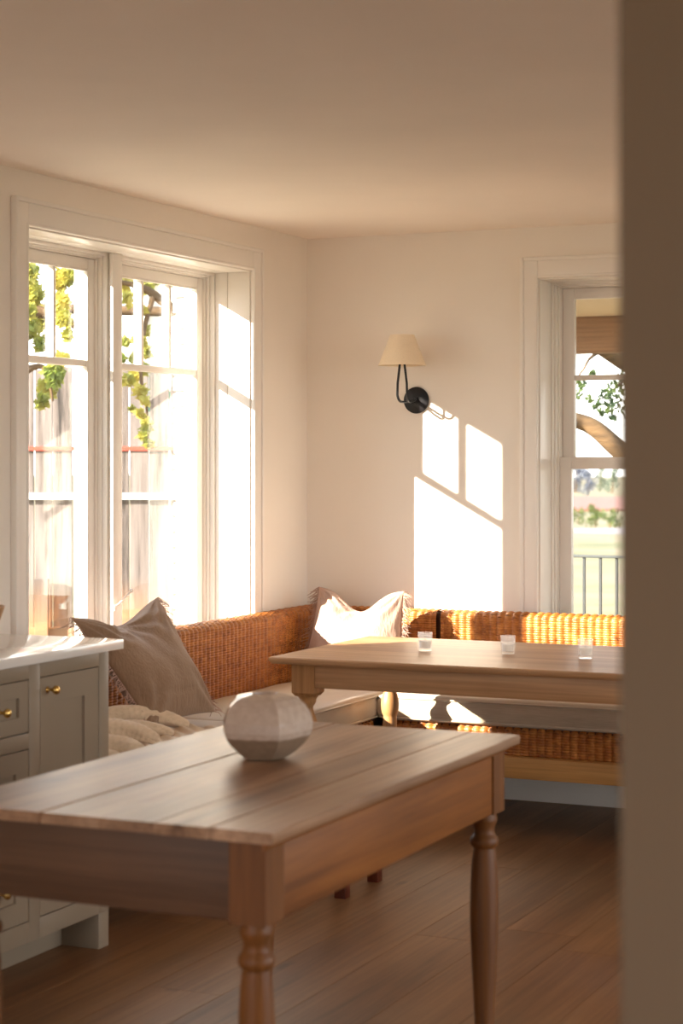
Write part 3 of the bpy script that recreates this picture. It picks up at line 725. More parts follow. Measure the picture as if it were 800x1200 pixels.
# ------------------------------------------------------------------ wicker benches
def wicker(name, origin, u, nrm, L, profile, parent, pitch=0.0335, sh=0.0098, seed=0, ends=True):
    """horizontal cane strands woven over upright stakes, following a (out, up) profile"""
    u = Vector(u); nrm = Vector(nrm); up = Vector((0, 0, 1)); o0 = Vector(origin)
    pts = [Vector((a, b, 0)) for a, b in profile]; seg = [(pts[i + 1] - pts[i]).length for i in range(len(pts) - 1)]; T = sum(seg)
    ns = max(2, int(T / sh)); nu = max(8, int(L / pitch * 6)); m = MB(); r = random.Random(seed)
    def along(s):
        for i, g in enumerate(seg):
            if s <= g or i == len(seg) - 1:
                return pts[i].lerp(pts[i + 1], min(1, s / g)), (pts[i + 1] - pts[i]).normalized()
            s -= g
    for k in range(ns):
        p, t = along((k + 0.5) * T / ns); out = Vector((t.y, -t.x, 0))
        h = T / ns; ph = r.uniform(-0.25, 0.25); par = k % 2; lift = r.uniform(-0.0006, 0.0008)
        vs = []; cross = ((-0.52, -0.0006), (-0.22, 0.0018), (0.22, 0.0018), (0.52, -0.0006))
        for i in range(nu + 1):
            x = L * i / nu; c = math.cos(2 * math.pi * x / pitch + ph * 0.6)
            rib = 0.0085 * (abs(math.cos(math.pi * x / pitch + ph * 0.25)) ** 0.55) - 0.0055 + (0.0012 if par else -0.0004) * math.cos(math.pi * x / pitch) + lift
            for (a, b) in cross:
                q = p + t * (a * h) + out * (b + rib)
                vs.append(o0 + u * x + nrm * q.x + up * q.y)
        fs = [(i * 4 + j, (i + 1) * 4 + j, (i + 1) * 4 + j + 1, i * 4 + j + 1) for i in range(nu) for j in range(3)]
        m.add(vs, fs)
    me = bpy.data.meshes.new(name); me.from_pydata(m.v, [], m.f); me.update()
    for p_ in me.polygons: p_.use_smooth = True
    me.materials.append(WICKER)
    o = link(name, me, parent, -world_loc(parent)); o['kind'] = 'stuff'; return o

def arc(cx, cz, r, a0, a1, n=7):
    return [(cx + r * math.cos(math.radians(a0 + (a1 - a0) * i / (n - 1))), cz + r * math.sin(math.radians(a0 + (a1 - a0) * i / (n - 1)))) for i in range(n)]

TH = 0.085
# profile of a seat back: up the front, over a rounded top
back_prof = [(TH, 0.36), (TH, 0.770)] + arc(TH - 0.032, 0.770, 0.032, 0, 90)[1:] + [(0.030, 0.802)] + arc(0.030, 0.775, 0.027, 90, 170)[1:]

def cushion(name, x0, x1, y0, y1, z0, z1, parent, seed=0):
    """boxed seat cushion with soft crown, puckers and piping"""
    cx, cy, hx, hy = (x0 + x1) / 2, (y0 + y1) / 2, (x1 - x0) / 2, (y1 - y0) / 2
    nx, ny = max(8, int(hx * 2 / 0.035)), max(8, int(hy * 2 / 0.035)); hz = (z1 - z0) / 2; zc = (z0 + z1) / 2
    bm = bmesh.new(); bmesh.ops.create_cube(bm, size=2.0)
    bmesh.ops.subdivide_edges(bm, edges=bm.edges[:], cuts=2, use_grid_fill=True)
    bm.free()
    m = MB(); rad = 0.022
    def surf(u, v, s):
        # u,v in -1..1, s = +1 top, -1 bottom
        X = u * hx; Y = v * hy
        eu = max(0, abs(X) - (hx - rad)) / rad; ev = max(0, abs(Y) - (hy - rad)) / rad
        q = min(1.0, math.hypot(eu, ev)); z = hz - rad + rad * math.sqrt(max(0, 1 - q * q))
        crown = 0.010 * (1 - u ** 4) * (1 - v ** 4) + 0.003 * noise.noise(Vector((X * 6 + seed, Y * 6, s)))
        return Vector((cx + X, cy + Y, zc + s * (z + (crown if s > 0 else 0)))) - world_loc(parent)
    def grid(n, h):
        g = [-1, -1 + rad * 0.12 / h, -1 + rad * 0.35 / h, -1 + rad * 0.65 / h, -1 + rad / h]
        inner = [g[-1] + (-2 * g[-1]) * i / n for i in range(1, n)]
        return g + inner + [-a for a in reversed(g)]
    us, vs_ = grid(nx, hx), grid(ny, hy); A, Bn = len(us), len(vs_)
    for s in (1, -1):
        m.add([surf(a, b, s) for a in us for b in vs_], [(i * Bn + j, (i + 1) * Bn + j, (i + 1) * Bn + j + 1, i * Bn + j + 1) for i in range(A - 1) for j in range(Bn - 1)])
    # side wall joining the two shells
    edge = [(a, -1) for a in us] + [(1, b) for b in vs_[1:]] + [(a, 1) for a in reversed(us[:-1])] + [(-1, b) for b in list(reversed(vs_))[1:-1]]
    E = len(edge); rows = []
    for k in range(5):
        f = k / 4
        for (a, b) in edge:
            t = surf(a, b, 1); bo = surf(a, b, -1); p = bo.lerp(t, f)
            n_ = Vector((a if abs(a) == 1 else 0, b if abs(b) == 1 else 0, 0))
            p += n_ * (0.006 * math.sin(math.pi * f) + (0.0015 * noise.noise(Vector((a * 9 * hx / 0.3, b * 9 * hy / 0.3, f * 2))) if 0 < k < 4 else 0))
            rows.append(p)
    m.add(rows, [(k * E + j, k * E + (j + 1) % E, (k + 1) * E + (j + 1) % E, (k + 1) * E + j) for k in range(4) for j in range(E)])
    o = m.build(name, LINEN, parent, smooth='all')
    for s in (1, -1):
        pp = []
        cr = 0.02
        for (qx, qy, a0) in ((hx - cr, -hy + cr, -90), (hx - cr, hy - cr, 0), (-hx + cr, hy - cr, 90), (-hx + cr, -hy + cr, 180)):
            for i in range(6):
                a = math.radians(a0 + 90 * i / 5); pp.append(Vector((cx + qx + (cr + 0.001) * math.cos(a), cy + qy + (cr + 0.001) * math.sin(a), zc + s * (hz - 0.012))) - world_loc(parent))
        pp.append(pp[0]); MB().tube(pp, 0.0042, 6).build('piping', LINEN, o, smooth='all')
    return o

# left bench along the window wall and into the corner
lbn = empty('wicker_bench', (-3.38, 6.3, 0), 'long wicker bench under the left window with a low woven back', 'bench')
LY0, LY1 = 4.96, 7.615
B('back_core', XL + 0.030, XL + TH - 0.008, LY0, YB - 0.03, 0.21, 0.790, WDARK, lbn)
wicker('wicker_back', (XL + 0.008, YB - 0.022, 0), (0, -1, 0), (1, 0, 0), YB - 0.022 - LY0, [(a, b) for a, b in back_prof], lbn, seed=1)
# short return of the back across the corner
B('back_core', XL + TH + 0.01, -3.022, YB - 0.080, YB - 0.030, 0.21, 0.790, WDARK, lbn)
wicker('wicker_return', (XL + TH + 0.004, YB - 0.022, 0), (1, 0, 0), (0, -1, 0), 0.575, back_prof, lbn, seed=2)
FX = -3.085
B('seat_core', XL + TH + 0.012, FX - 0.012, LY0, LY1, 0.29, 0.395, WDARK, lbn)
wicker('wicker_front', (FX, 7.075, 0), (0, -1, 0), (1, 0, 0), 7.075 - LY0, [(-0.004, 0.29), (-0.004, 0.385), (-0.020, 0.397)], lbn, seed=3)
B('base_rail', FX - 0.03, FX + 0.022, LY0, 7.05, 0.208, 0.289, RAILWY, lbn, 0.003)
B('base_rail', XL + 0.09, XL + 0.13, LY0, LY1, 0.208, 0.289, RAILWY, lbn, 0.003)
for a in (XL + 0.11, FX - 0.01):
    for b2 in (LY0 + 0.04, 7.0): B('leg', a - 0.02, a + 0.02, b2 - 0.02, b2 + 0.02, 0, 0.207, RAILW, lbn, 0.003)
cushion('cushion', XL + TH + 0.020, FX + 0.012, LY0 + 0.01, 6.108, 0.400, 0.505, lbn, 1)
cushion('cushion', XL + TH + 0.020, FX + 0.012, 6.114, 7.615, 0.400, 0.505, lbn, 4)

# back bench along the far wall
bbn = empty('wicker_bench', (-2.0, 7.35, 0), 'wicker bench along the far wall behind the dining table', 'bench')
BX0, BX1 = -3.006, -0.95
B('back_core', BX0 + 0.006, BX1, YB - 0.080, YB - 0.030, 0.21, 0.790, WDARK, bbn)
wicker('wicker_back', (BX0, YB - 0.018, 0), (1, 0, 0), (0, -1, 0), BX1 - BX0, back_prof, bbn, seed=5)
FY = 7.085
B('seat_core', -3.04, BX1, FY + 0.014, YB - 0.10, 0.29, 0.395, WDARK, bbn)
wicker('wicker_front', (-3.05, FY, 0), (1, 0, 0), (0, -1, 0), BX1 + 3.05, [(-0.004, 0.29), (-0.004, 0.385), (-0.020, 0.397)], bbn, seed=6)
B('base_rail', -3.05, BX1, FY - 0.045, FY + 0.03, 0.208, 0.289, RAILW, bbn, 0.003)
B('base_rail', -2.95, BX1, YB - 0.16, YB - 0.10, 0.208, 0.289, RAILW, bbn, 0.003)
for a in (-2.94, BX1 - 0.04):
    for b2 in (FY, YB - 0.13): B('leg', a - 0.02, a + 0.02, b2 - 0.02, b2 + 0.02, 0, 0.207, RAILW, bbn, 0.003)
cushion('cushion', FX + 0.022, BX1 - 0.01, FY - 0.012, YB - 0.118, 0.400, 0.505, bbn, 9)

# ------------------------------------------------------------------ pillows
def pillow(name, mat, TL, TR, BR, BL, thick, sag, label, sides, seed, cat='pillow', pull=0.07, notch=0.5, nw=0.30, frac=None):
    """soft square pillow: corner ears, waist drawn in, a karate-chop notch in the top edge"""
    TL, TR, BR, BL = map(Vector, (TL, TR, BR, BL)); c0 = (TL + TR + BR + BL) / 4
    nrm = ((TR - TL).cross(TL - BL)).normalized()
    N = 56; m = MB()
    def pos(u, v, s):
        uu, vv = 2 * u - 1, 2 * v - 1
        U_ = 0.5 + (u - 0.5) * (1 - pull * (1 - vv * vv)); V_ = 0.5 + (v - 0.5) * (1 - pull * 0.8 * (1 - uu * uu))
        p = BL.lerp(BR, U_).lerp(TL.lerp(TR, U_), V_)
        g = math.exp(-((u - notch) / nw) ** 2 * 1.0) * (1 - min(1, abs(uu)) ** 3)
        p.z -= sag * g * max(0, V_) ** 2.2
        e = max(0, (1 - abs(uu) ** 2.6)) ** 0.62 * max(0, (1 - abs(vv) ** 2.6)) ** 0.62
        t = thick * e * (1.12 - 0.30 * V_)
        t *= 1 - 0.42 * math.exp(-((u - notch) / 0.20) ** 2) * max(0, v - 0.45) / 0.55
        w = 0
        if e > 0.02:
            # creases that fan out from each top corner and from the notch
            for (cu, cv, k) in ((0, 1, 15), (1, 1, 15), (notch, 1, 11), (1, 0, 9), (0, 0, 9)):
                a = math.atan2(v - cv, u - cu); rr = math.hypot(u - cu, v - cv)
                w += 0.0052 * math.sin(a * k + seed + cu * 5 + 2.5 * noise.noise(Vector((u * 3, v * 3, seed)))) * math.exp(-((rr - 0.22) / 0.20) ** 2)
            w += 0.0045 * noise.noise(Vector((u * 5 + seed, v * 5, s))) + 0.0016 * noise.noise(Vector((u * 26, v * 9, seed + s)))
            w -= 0.007 * math.exp(-((v - 0.20 - 0.05 * math.sin(u * 3 + seed)) / 0.018) ** 2) * math.exp(-((u - 0.45) / 0.3) ** 2) * (1 if s > 0 else 0)
            w *= min(1, e * 2.5)
        return p + nrm * (s * t + w * s) - c0
    G = [(1 - math.cos(math.pi * i / N)) / 2 for i in range(N + 1)]
    for s in (1, -1):
        vs = [pos(u, v, s) for u in G for v in G]
        m.add(vs, [(i * (N + 1) + j, (i + 1) * (N + 1) + j, (i + 1) * (N + 1) + j + 1, i * (N + 1) + j + 1) for i in range(N) for j in range(N)])
    me = m.mesh('pillow', mat, 0, 'all')
    bm = bmesh.new(); bm.from_mesh(me); bmesh.ops.remove_doubles(bm, verts=bm.verts, dist=0.0002); bmesh.ops.recalc_face_normals(bm, faces=bm.faces); bm.to_mesh(me); bm.free()
    for p in me.polygons: p.use_smooth = True
    root = link(name, me, None, c0); tag(root, label, cat)
    r = random.Random(seed)
    for side in sides:
        fm = MB()
        for i in range(130):
            v = (i + r.uniform(-0.3, 0.3)) / 129; v = min(1, max(0, v)); u = 0.0 if side < 0 else 1.0
            p = pos(u, v, 1); out = (TR - TL).normalized() * side
            d = (out + Vector((r.uniform(-.5, .5), r.uniform(-.5, .5), r.uniform(-.9, .2)))).normalized(); l = r.uniform(0.022, 0.046)
            cv = Vector((r.uniform(-1, 1), r.uniform(-1, 1), r.uniform(-1.6, 0))) * 0.014
            fm.tube([p, p + d * l * 0.35, p + d * l * 0.7 + cv * 0.4, p + d * l + cv], 0.0017, 4, 0.0009)
        fm.build('fringe', FRINGE, root)
    return root

pillow('pillow', GAUZE, (-3.545, 5.545, 0.912), (-3.49, 6.04, 0.950), (-3.235, 6.01, 0.550), (-3.25, 5.58, 0.550), 0.085, 0.060,
       'large brown gauze pillow with frayed edges leaning behind the white worktop', (-1, 1), 3, notch=0.50, nw=0.33)
pillow('pillow', GAUZE2, (-3.515, 7.475, 0.900), (-3.118, 7.475, 0.892), (-3.075, 7.35, 0.560), (-3.530, 7.35, 0.560), 0.088, 0.095,
       'pale pink gauze pillow with tasselled edges in the bench corner', (-1, 1), 8, notch=0.50, nw=0.26, pull=0.05)

# ------------------------------------------------------------------ knitted throw on the bench
def on_z(px, y, z):
    d = (EYE - z) * F / (y - HY); r = (px - 400) / F
    return Vector((d * (r * CN - SN), d * (r * SN + CN), z))

def throw():
    """a knitted throw dropped on the seat: a crumpled sheet with thick rolled folds lying over one another"""
    rolls = [([(-3.47, 5.20, .535), (-3.43, 5.33, .575), (-3.38, 5.44, .590), (-3.32, 5.55, .592), (-3.26, 5.65, .575), (-3.20, 5.75, .540)], 0.034, 0.030),
             ([(-3.38, 5.24, .545), (-3.30, 5.38, .568), (-3.23, 5.48, .562), (-3.15, 5.56, .536)], 0.030, 0.026),
             ([(-3.40, 5.05, .545), (-3.31, 5.16, .580), (-3.24, 5.25, .585), (-3.17, 5.33, .570), (-3.10, 5.38, .538)], 0.037, 0.032),
             ([(-3.30, 5.00, .545), (-3.20, 5.07, .565), (-3.12, 5.15, .555), (-3.07, 5.23, .530)], 0.038, 0.030),
             ([(-3.17, 4.99, .530), (-3.10, 5.03, .536), (-3.06, 5.08, .515)], 0.032, 0.026)]
    m = MB(); c0 = Vector((-3.25, 5.42, 0.52))
    def curve(pts, n):
        pts = [Vector(p) for p in pts]; out = []
        for i in range(len(pts) - 1):
            p0, p1, p2, p3 = pts[max(i - 1, 0)], pts[i], pts[i + 1], pts[min(i + 2, len(pts) - 1)]
            for k in range(n):
                t = k / n; out.append(0.5 * ((2 * p1) + (p2 - p0) * t + (2 * p0 - 5 * p1 + 4 * p2 - p3) * t * t + (3 * p1 - p0 - 3 * p2 + p3) * t ** 3))
        return out + [pts[-1]]
    for q, (pts, a, b) in enumerate(rolls):
        ps = curve(pts, 22); n = len(ps); K = 24; vs = []
        for i, p in enumerate(ps):
            t = (ps[min(i + 1, n - 1)] - ps[max(i - 1, 0)]).normalized(); side = t.cross(Vector((0, 0, 1))).normalized(); up = side.cross(t)
            e = math.sqrt(max(0.0, 1 - abs(2 * i / (n - 1) - 1) ** 3)) * 0.95 + 0.05
            for k in range(K):
                an = 2 * math.pi * k / K
                w = 1 + 0.022 * math.cos(i * math.pi * 0.5) + 0.30 * noise.noise(Vector((i * 0.06, math.cos(an) * 1.5 + q * 7, math.sin(an) * 1.5)))
                vs.append(p + (side * math.cos(an) * a + up * math.sin(an) * b) * e * w - c0)
        m.add(vs, [(i * K + k, i * K + (k + 1) % K, (i + 1) * K + (k + 1) % K, (i + 1) * K + k) for i in range(n - 1) for k in range(K)] + [tuple(range(K))[::-1], tuple(range((n - 1) * K, n * K))])
    n1, n2 = 60, 80
    def pos(i, j, dz):
        u = i / n1; v = j / n2
        Y = 4.975 + 0.84 * v + 0.02 * math.sin(u * 7 + 1)
        back = -3.50 + 0.10 * v * v + 0.015 * math.sin(v * 14)
        X = back + (-2.985 - back) * u
        z = 0.5135 + dz * (0.011 + 0.010 * (0.5 + noise.noise(Vector((X * 9, Y * 9, 2.0)))) + 0.008 * math.sin((X + Y) * 42) ** 2)
        if X > -3.075:
            over = X + 3.075; z -= over * 2.6; X = -3.075 + 0.014 + over * 0.10 + dz * 0.010 + 0.006 * math.sin(Y * 30)
        return Vector((X, Y, z)) - c0
    W = n2 + 1
    for dz in (1, 0):
        m.add([pos(i, j, dz) for i in range(n1 + 1) for j in range(W)], [(i * W + j, (i + 1) * W + j, (i + 1) * W + j + 1, i * W + j + 1) for i in range(n1) for j in range(n2)])
    o = m.build('throw_blanket', KNIT, smooth='all', loc=c0)
    tag(o, 'cream knitted throw crumpled on the bench beside the cabinet', 'blanket')
throw()

# ------------------------------------------------------------------ wall sconce
sc = empty('wall_sconce', (-3.160, YB, 1.71), 'black wall sconce with a cream cone shade on the back wall', 'lamp')
m = MB().lathe([(0.0001, 0), (0.058, 0), (0.0585, 0.004), (0.0575, 0.010), (0.053, 0.013), (0.0001, 0.013)], (0, 0, 0), 48, False)
o = m.build('backplate', BLACK, sc, smooth=True); o.rotation_euler = (math.pi / 2, 0, 0); o.location = (0, -0.0005, 0)
MB().lathe([(0.0001, 0), (0.014, 0), (0.014, 0.006), (0.010, 0.012), (0.0001, 0.014)], (0, 0, 0), 24, False).build('hub', BLACK, sc, smooth=True, loc=(0, -0.013, 0)).rotation_euler = (math.pi / 2, 0, 0)
SHY = -0.165
for s in (-1, 1):
    yb_ = SHY if s < 0 else SHY + 0.0
    pts = [(0, -0.018, 0.0), (s * 0.006, -0.05, -0.004), (s * 0.012, -0.10, -0.010)]
    for i in range(7):
        a = math.radians(-90 + 90 * i / 6)
        pts.append((s * (0.0165 + 0.001 * i), SHY + 0.030 + (0.030 * -math.cos(a)), 0.020 + 0.030 * math.sin(a)))
    pts += [(s * 0.021, SHY, 0.07), (s * 0.011, SHY, 0.15), (s * 0.006, SHY, 0.175)]
    MB().tube(pts, 0.0052, 10).build('arm', BLACK, sc, smooth='all')
MB().lathe([(0.010, 0), (0.013, 0.003), (0.013, 0.05), (0.009, 0.055)], (0, 0, 0), 20).build('socket', BLACK, sc, smooth=True, loc=(0, SHY, 0.168))
rb, rt, hz = 0.102, 0.052, 0.130
o = MB().lathe([(rb, 0), (rt, hz), (rt - 0.0012, hz), (rb - 0.0012, 0), (rb, 0)], (0, 0, 0), 56, False).build('lamp_shade', CREAM, sc, smooth=True, loc=(0, SHY, 0.146))
rg = MB().tube([(0.103 * math.cos(2 * math.pi * i / 56), 0.103 * math.sin(2 * math.pi * i / 56), 0) for i in range(57)], 0.0014, 6).build('trim_ring', CREAM, o)
sp_ = MB()
for k in range(3):
    a = 2 * math.pi * k / 3; sp_.tube([(0.008 * math.cos(a), 0.008 * math.sin(a), 0), (0.051 * math.cos(a), 0.051 * math.sin(a), 0.004)], 0.0012, 6)
sp_.tube([(0.009 * math.cos(2 * math.pi * i / 16), 0.009 * math.sin(2 * math.pi * i / 16), 0) for i in range(17)], 0.0014, 6)
sp_.build('spider', BLACK, o, loc=(0, 0, 0.120))
sp2 = MB().tube([(0, 0, 0), (0, 0, 0.06)], 0.004, 8); sp2.build('stem', BLACK, sc, loc=(0, SHY, 0.215))

# ------------------------------------------------------------------ outside, beyond the back window: porch and field
pf = empty('porch_floor', (0, 9.6, -0.1), kind='structure')
for k in range(22): B('plank', -3.6, 3.2, 8.08 + k * 0.14, 8.08 + k * 0.14 + 0.134, -0.12, -0.085, DECK, pf, 0.003)
B('porch_ceiling', -4.1, 3.2, 8.06, 11.2, 2.302, 2.34, PORCHC, None, 0, 'structure')
B('porch_beam', -4.1, 3.2, 10.95, 11.12, 2.088, 2.302, BEAMW, None, 0.006, 'structure')
for xx in (-4.0, 2.9): B('porch_pillar', xx - 0.07, xx + 0.07, 10.96, 11.10, -0.1, 2.088, BEAMW, None, 0.006, 'structure')
rl = empty('porch_railing', (-1, 11.0, -0.085), 'slim grey metal railing with thin balusters on the porch', 'railing')
RY, RZ = 10.02, 0.93
rl.location.y = RY
B('top_rail', -3.4, 2.8, RY - 0.02, RY + 0.02, RZ - 0.014, RZ, IRON, rl, 0.003)
B('bottom_rail', -3.4, 2.8, RY - 0.015, RY + 0.015, 0.0, 0.025, IRON, rl, 0.003)
bal = MB().box(-0.007, 0.007, -0.007, 0.007, 0.0, RZ - 0.014 - 0.025).mesh('baluster', IRON, 0.001)
xx = -3.36
b0 = onx = None
# baluster pitch 0.095, phased so that one stands where the photograph shows it
ref = at(687, 690, 10.14).x
k0 = int((ref + 3.36) / 0.092)
for k in range(-k0, 50):
    X = ref + k * 0.092
    if -3.38 < X < 2.75: link('baluster', bal, rl, Vector((X, RY, 0.025)) - Vector(rl.location))
for xx in (-3.4, 0.6, 2.8): B('post', xx - 0.02, xx + 0.02, RY - 0.02, RY + 0.02, -0.085, RZ + 0.01, IRON, rl, 0.002)

def gz(x, y):
    t = min(1, max(0, (y - 13.0) / 9.0)); t = t * t * (3 - 2 * t)
    s = min(1, max(0, (x + 6.5) / 4.0))
    return -0.16 - 2.35 * t * (0.35 + 0.65 * s if y < 60 else 1) + (0.25 * noise.noise(Vector((x * 0.06, y * 0.06, 0))) if y > 14 else 0)
gx = [-260, -160, -100, -60, -40] + [-30 + i * 1.5 for i in range(41)] + [36, 50, 80, 140, 260]
gy = [-30, -10, 0, 6, 8.2] + [9 + i * 1.5 for i in range(40)] + [75, 95, 130, 180, 260, 420]
gm = MB().add([(a, b, gz(a, b)) for a in gx for b in gy], [(i * len(gy) + j, (i + 1) * len(gy) + j, (i + 1) * len(gy) + j + 1, i * len(gy) + j + 1) for i in range(len(gx) - 1) for j in range(len(gy) - 1)])
gr = gm.build('ground', GROUND, smooth='all'); gr['kind'] = 'structure'

def strip(name, y0, y1, d0, d1, mat, kind='structure'):
    """a slightly raised band of the terrain crossing the view of the back window"""
    vs = []; n = 24
    for i in range(n + 1):
        px = 300 + 800 * i / n
        for d in (d0, d1):
            p = at(px, 600, d * (1 + 0.012 * math.sin(i * 0.9))); vs.append((p.x, p.y, gz(p.x, p.y) + 0.10))
    base = len(vs); vs += [(x_, y_, z_ - 0.5) for x_, y_, z_ in vs]
    fs = [(2 * i, 2 * i + 1, 2 * i + 3, 2 * i + 2) for i in range(n)] + [(base + 2 * i, base + 2 * i + 2, base + 2 * i + 3, base + 2 * i + 1) for i in range(n)]
    fs += [(2 * i, 2 * i + 2, base + 2 * i + 2, base + 2 * i) for i in range(n)] + [(2 * i + 1, base + 2 * i + 1, base + 2 * i + 3, 2 * i + 3) for i in range(n)]
    o = MB().add(vs, fs).build(name, mat, smooth=True); o['kind'] = kind; return o
strip('road', 0, 0, 90, 106, ROADM)
strip('red_field', 0, 0, 148, 205, RED_F)

def leaf_ball(m, c, r, n, size, rr, squash=1.0):
    for _ in range(n):
        d = Vector((rr.gauss(0, 1), rr.gauss(0, 1), rr.gauss(0, 1))); d.normalize(); d *= r * rr.random() ** 0.45; d.z *= squash
        p = c + d; a = Vector((rr.uniform(-1, 1), rr.uniform(-1, 1), rr.uniform(-1, 1))).normalized(); b = a.orthogonal().normalized()
        s = size * rr.uniform(0.6, 1.3); b = b * s * 0.5; a = a * s
        m.add([p - a, p + b, p + a, p - b], [(0, 1, 2, 3)])

def far_tree(px, d, h, w, mat, label, cat, seed, group=None, trunk=True, n=420, name='tree'):
    rr = random.Random(seed); p = at(px, 600, d); g = gz(p.x, p.y)
    t = empty(name, (p.x, p.y, g), label, cat, group)
    m = MB()
    for k in range(7):
        c = Vector((rr.uniform(-.32, .32) * w, rr.uniform(-.32, .32) * w, h * (0.12 + 0.70 * k / 7)))
        leaf_ball(m, c, w * rr.uniform(0.26, 0.38) * (1.15 - 0.5 * k / 7), n // 7, w * 0.075, rr)
    f = m.build('foliage', mat, t); f['kind'] = 'stuff'
    if trunk: MB().tube([(0, 0, -0.1), (0.05 * w, 0, h * 0.3), (0, 0.02 * w, h * 0.7)], w * 0.05, 7, w * 0.015).build('trunk', BARK, t)
# bushes on the field and the far tree line
far_tree(697, 112, 1.45, 1.05, LEAFD, 'bright green small tree standing alone on the field', 'tree', 21)
far_tree(677, 118, 1.05, 1.1, LEAFD, 'low bush on the field beside the window frame', 'bush', 22, n=300, name='bush')
far_tree(714, 108, 1.2, 1.3, LEAFD, 'loose bush on the field near the partition edge', 'bush', 23, n=300, name='bush')
for k, (px, d, h, w, m_, lb) in enumerate((
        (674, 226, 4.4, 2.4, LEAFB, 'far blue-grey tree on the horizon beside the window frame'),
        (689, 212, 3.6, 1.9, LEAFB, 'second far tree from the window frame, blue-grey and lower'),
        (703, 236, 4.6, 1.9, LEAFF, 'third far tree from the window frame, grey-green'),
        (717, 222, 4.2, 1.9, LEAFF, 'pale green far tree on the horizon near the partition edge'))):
    far_tree(px, d, h, w, m_, lb, 'tree', 40 + k, n=520)
# large limb and twigs of a tree beside the porch
bt = empty('branching_tree', at(860, 1100, 14.5), 'old tree whose thick curved limb crosses the back window', 'tree')
bt.location.z = gz(bt.location.x, bt.location.y)
BTL = Vector(bt.location)
def bend(pts, n=6):
    pts = [Vector(p) for p in pts]; out = []
    for i in range(len(pts) - 1):
        p0, p1, p2, p3 = pts[max(i - 1, 0)], pts[i], pts[i + 1], pts[min(i + 2, len(pts) - 1)]
        for k in range(n):
            t = k / n; out.append(0.5 * ((2 * p1) + (p2 - p0) * t + (2 * p0 - 5 * p1 + 4 * p2 - p3) * t * t + (3 * p1 - p0 - 3 * p2 + p3) * t ** 3))
    out.append(pts[-1]); return out
tp = at(860, 900, 14.5)
MB().tube(bend([BTL + Vector((0, 0, -0.2)), BTL + Vector((0.1, 0, 1.2)), at(838, 640, 14.5), at(800, 585, 14.3)]), 0.22, 12, 0.12).build('trunk', BARK, bt, smooth='all', loc=-BTL)
MB().tube(bend([at(805, 590, 14.3), at(760, 556, 14.1), at(722, 524, 14.0), at(698, 503, 14.0), at(676, 493, 14.0), at(640, 486, 13.9), at(590, 470, 13.8)]), 0.085, 12, 0.045).build('limb', BARK, bt, smooth='all', loc=-BTL)
MB().tube(bend([at(800, 585, 14.3), at(790, 490, 14.4), at(757, 440, 14.4), at(724, 419, 14.3), at(700, 405, 14.2), at(678, 396, 14.1), at(630, 384, 14.0)]), 0.10, 10, 0.04).build('limb', BARK, bt, smooth='all', loc=-BTL)
MB().tube(bend([at(699, 414, 14.2), at(690, 421, 14.1), at(684, 432, 14.0), at(678, 441, 14.0), at(672, 462, 13.9)]), 0.014, 6, 0.006).build('twig', BARK, bt, smooth='all', loc=-BTL)
MB().tube(bend([at(740, 440, 14.3), at(724, 452, 14.1), at(712, 462, 14.0), at(700, 470, 14.0)]), 0.012, 6, 0.004).build('twig', BARK, bt, smooth='all', loc=-BTL)
rr = random.Random(12); m = MB()
for (px, y, r) in ((716, 456, 8), (720, 470, 8), (707, 466, 9), (714, 480, 8), (700, 474, 7), (690, 468, 4), (704, 484, 5), (719, 490, 5), (682, 452, 6), (677, 462, 5), (678, 447, 4), (735, 470, 16), (745, 490, 14), (730, 448, 12), (660, 450, 12), (694, 438, 4)):
    leaf_ball(m, at(px, y, 13.9 + rr.uniform(-.3, .3)), r * 13.9 / F, int(r * 4.2), 0.024, rr, 1.2)
for (px, y, r) in ((800, 400, 60), (860, 360, 80), (930, 420, 80), (820, 320, 60), (900, 300, 70), (980, 360, 70), (770, 350, 40)):
    leaf_ball(m, at(px, y, 14.4 + rr.uniform(-.6, .6)), r * 14.4 / F, int(r * 14), 0.05, rr)
fo = m.build('foliage', LEAFG, bt, loc=-BTL); fo['kind'] = 'stuff'

# ------------------------------------------------------------------ outside, beyond the left window: fence, tree, neighbour's house
FD = 14.0
p0 = at(-420, 600, FD); p1 = at(246, 600, FD); fdir = (p1 - p0); fdir.z = 0; FL = fdir.length; fdir.normalize(); fn = Vector((fdir.y, -fdir.x, 0))
fe = empty('board_fence', (p0.x, p0.y, -0.16), 'weathered grey upright board fence outside the left window', 'fence')
fe.rotation_euler.z = math.atan2(fdir.y, fdir.x)
fr_ = random.Random(9); x = 0.0; bms = {}
while x < FL:
    w = fr_.choice((0.128, 0.135, 0.142, 0.15)); h = fr_.choice((2.27, 2.29, 2.31, 2.33))
    k = (w, h)
    if k not in bms: bms[k] = MB().box(-w / 2, w / 2, -0.009, 0.009, 0, h).mesh('board', FENCEW, 0.003)
    o = link('board', bms[k], fe, (x + w / 2, fr_.uniform(-0.004, 0.004), 0)); o.rotation_euler.y = fr_.uniform(-0.003, 0.003)
    x += w + fr_.uniform(0.004, 0.012)
MB().box(0, FL, -0.05, -0.010, 1.315, 1.365).build('rail', PALER, fe, 0.003)
MB().box(0, FL, -0.03, -0.010, 1.675, 1.705).build('strap', REDST, fe, 0.002)
MB().box(0, FL, -0.05, -0.010, 0.30, 0.38).build('rail', FENCEW, fe, 0.003)
for xx in (1.45, 2.95, 4.05): MB().box(xx - 0.05, xx + 0.05, -0.11, -0.051, 0, 0.74).build('post', FENCEW, fe, 0.004)

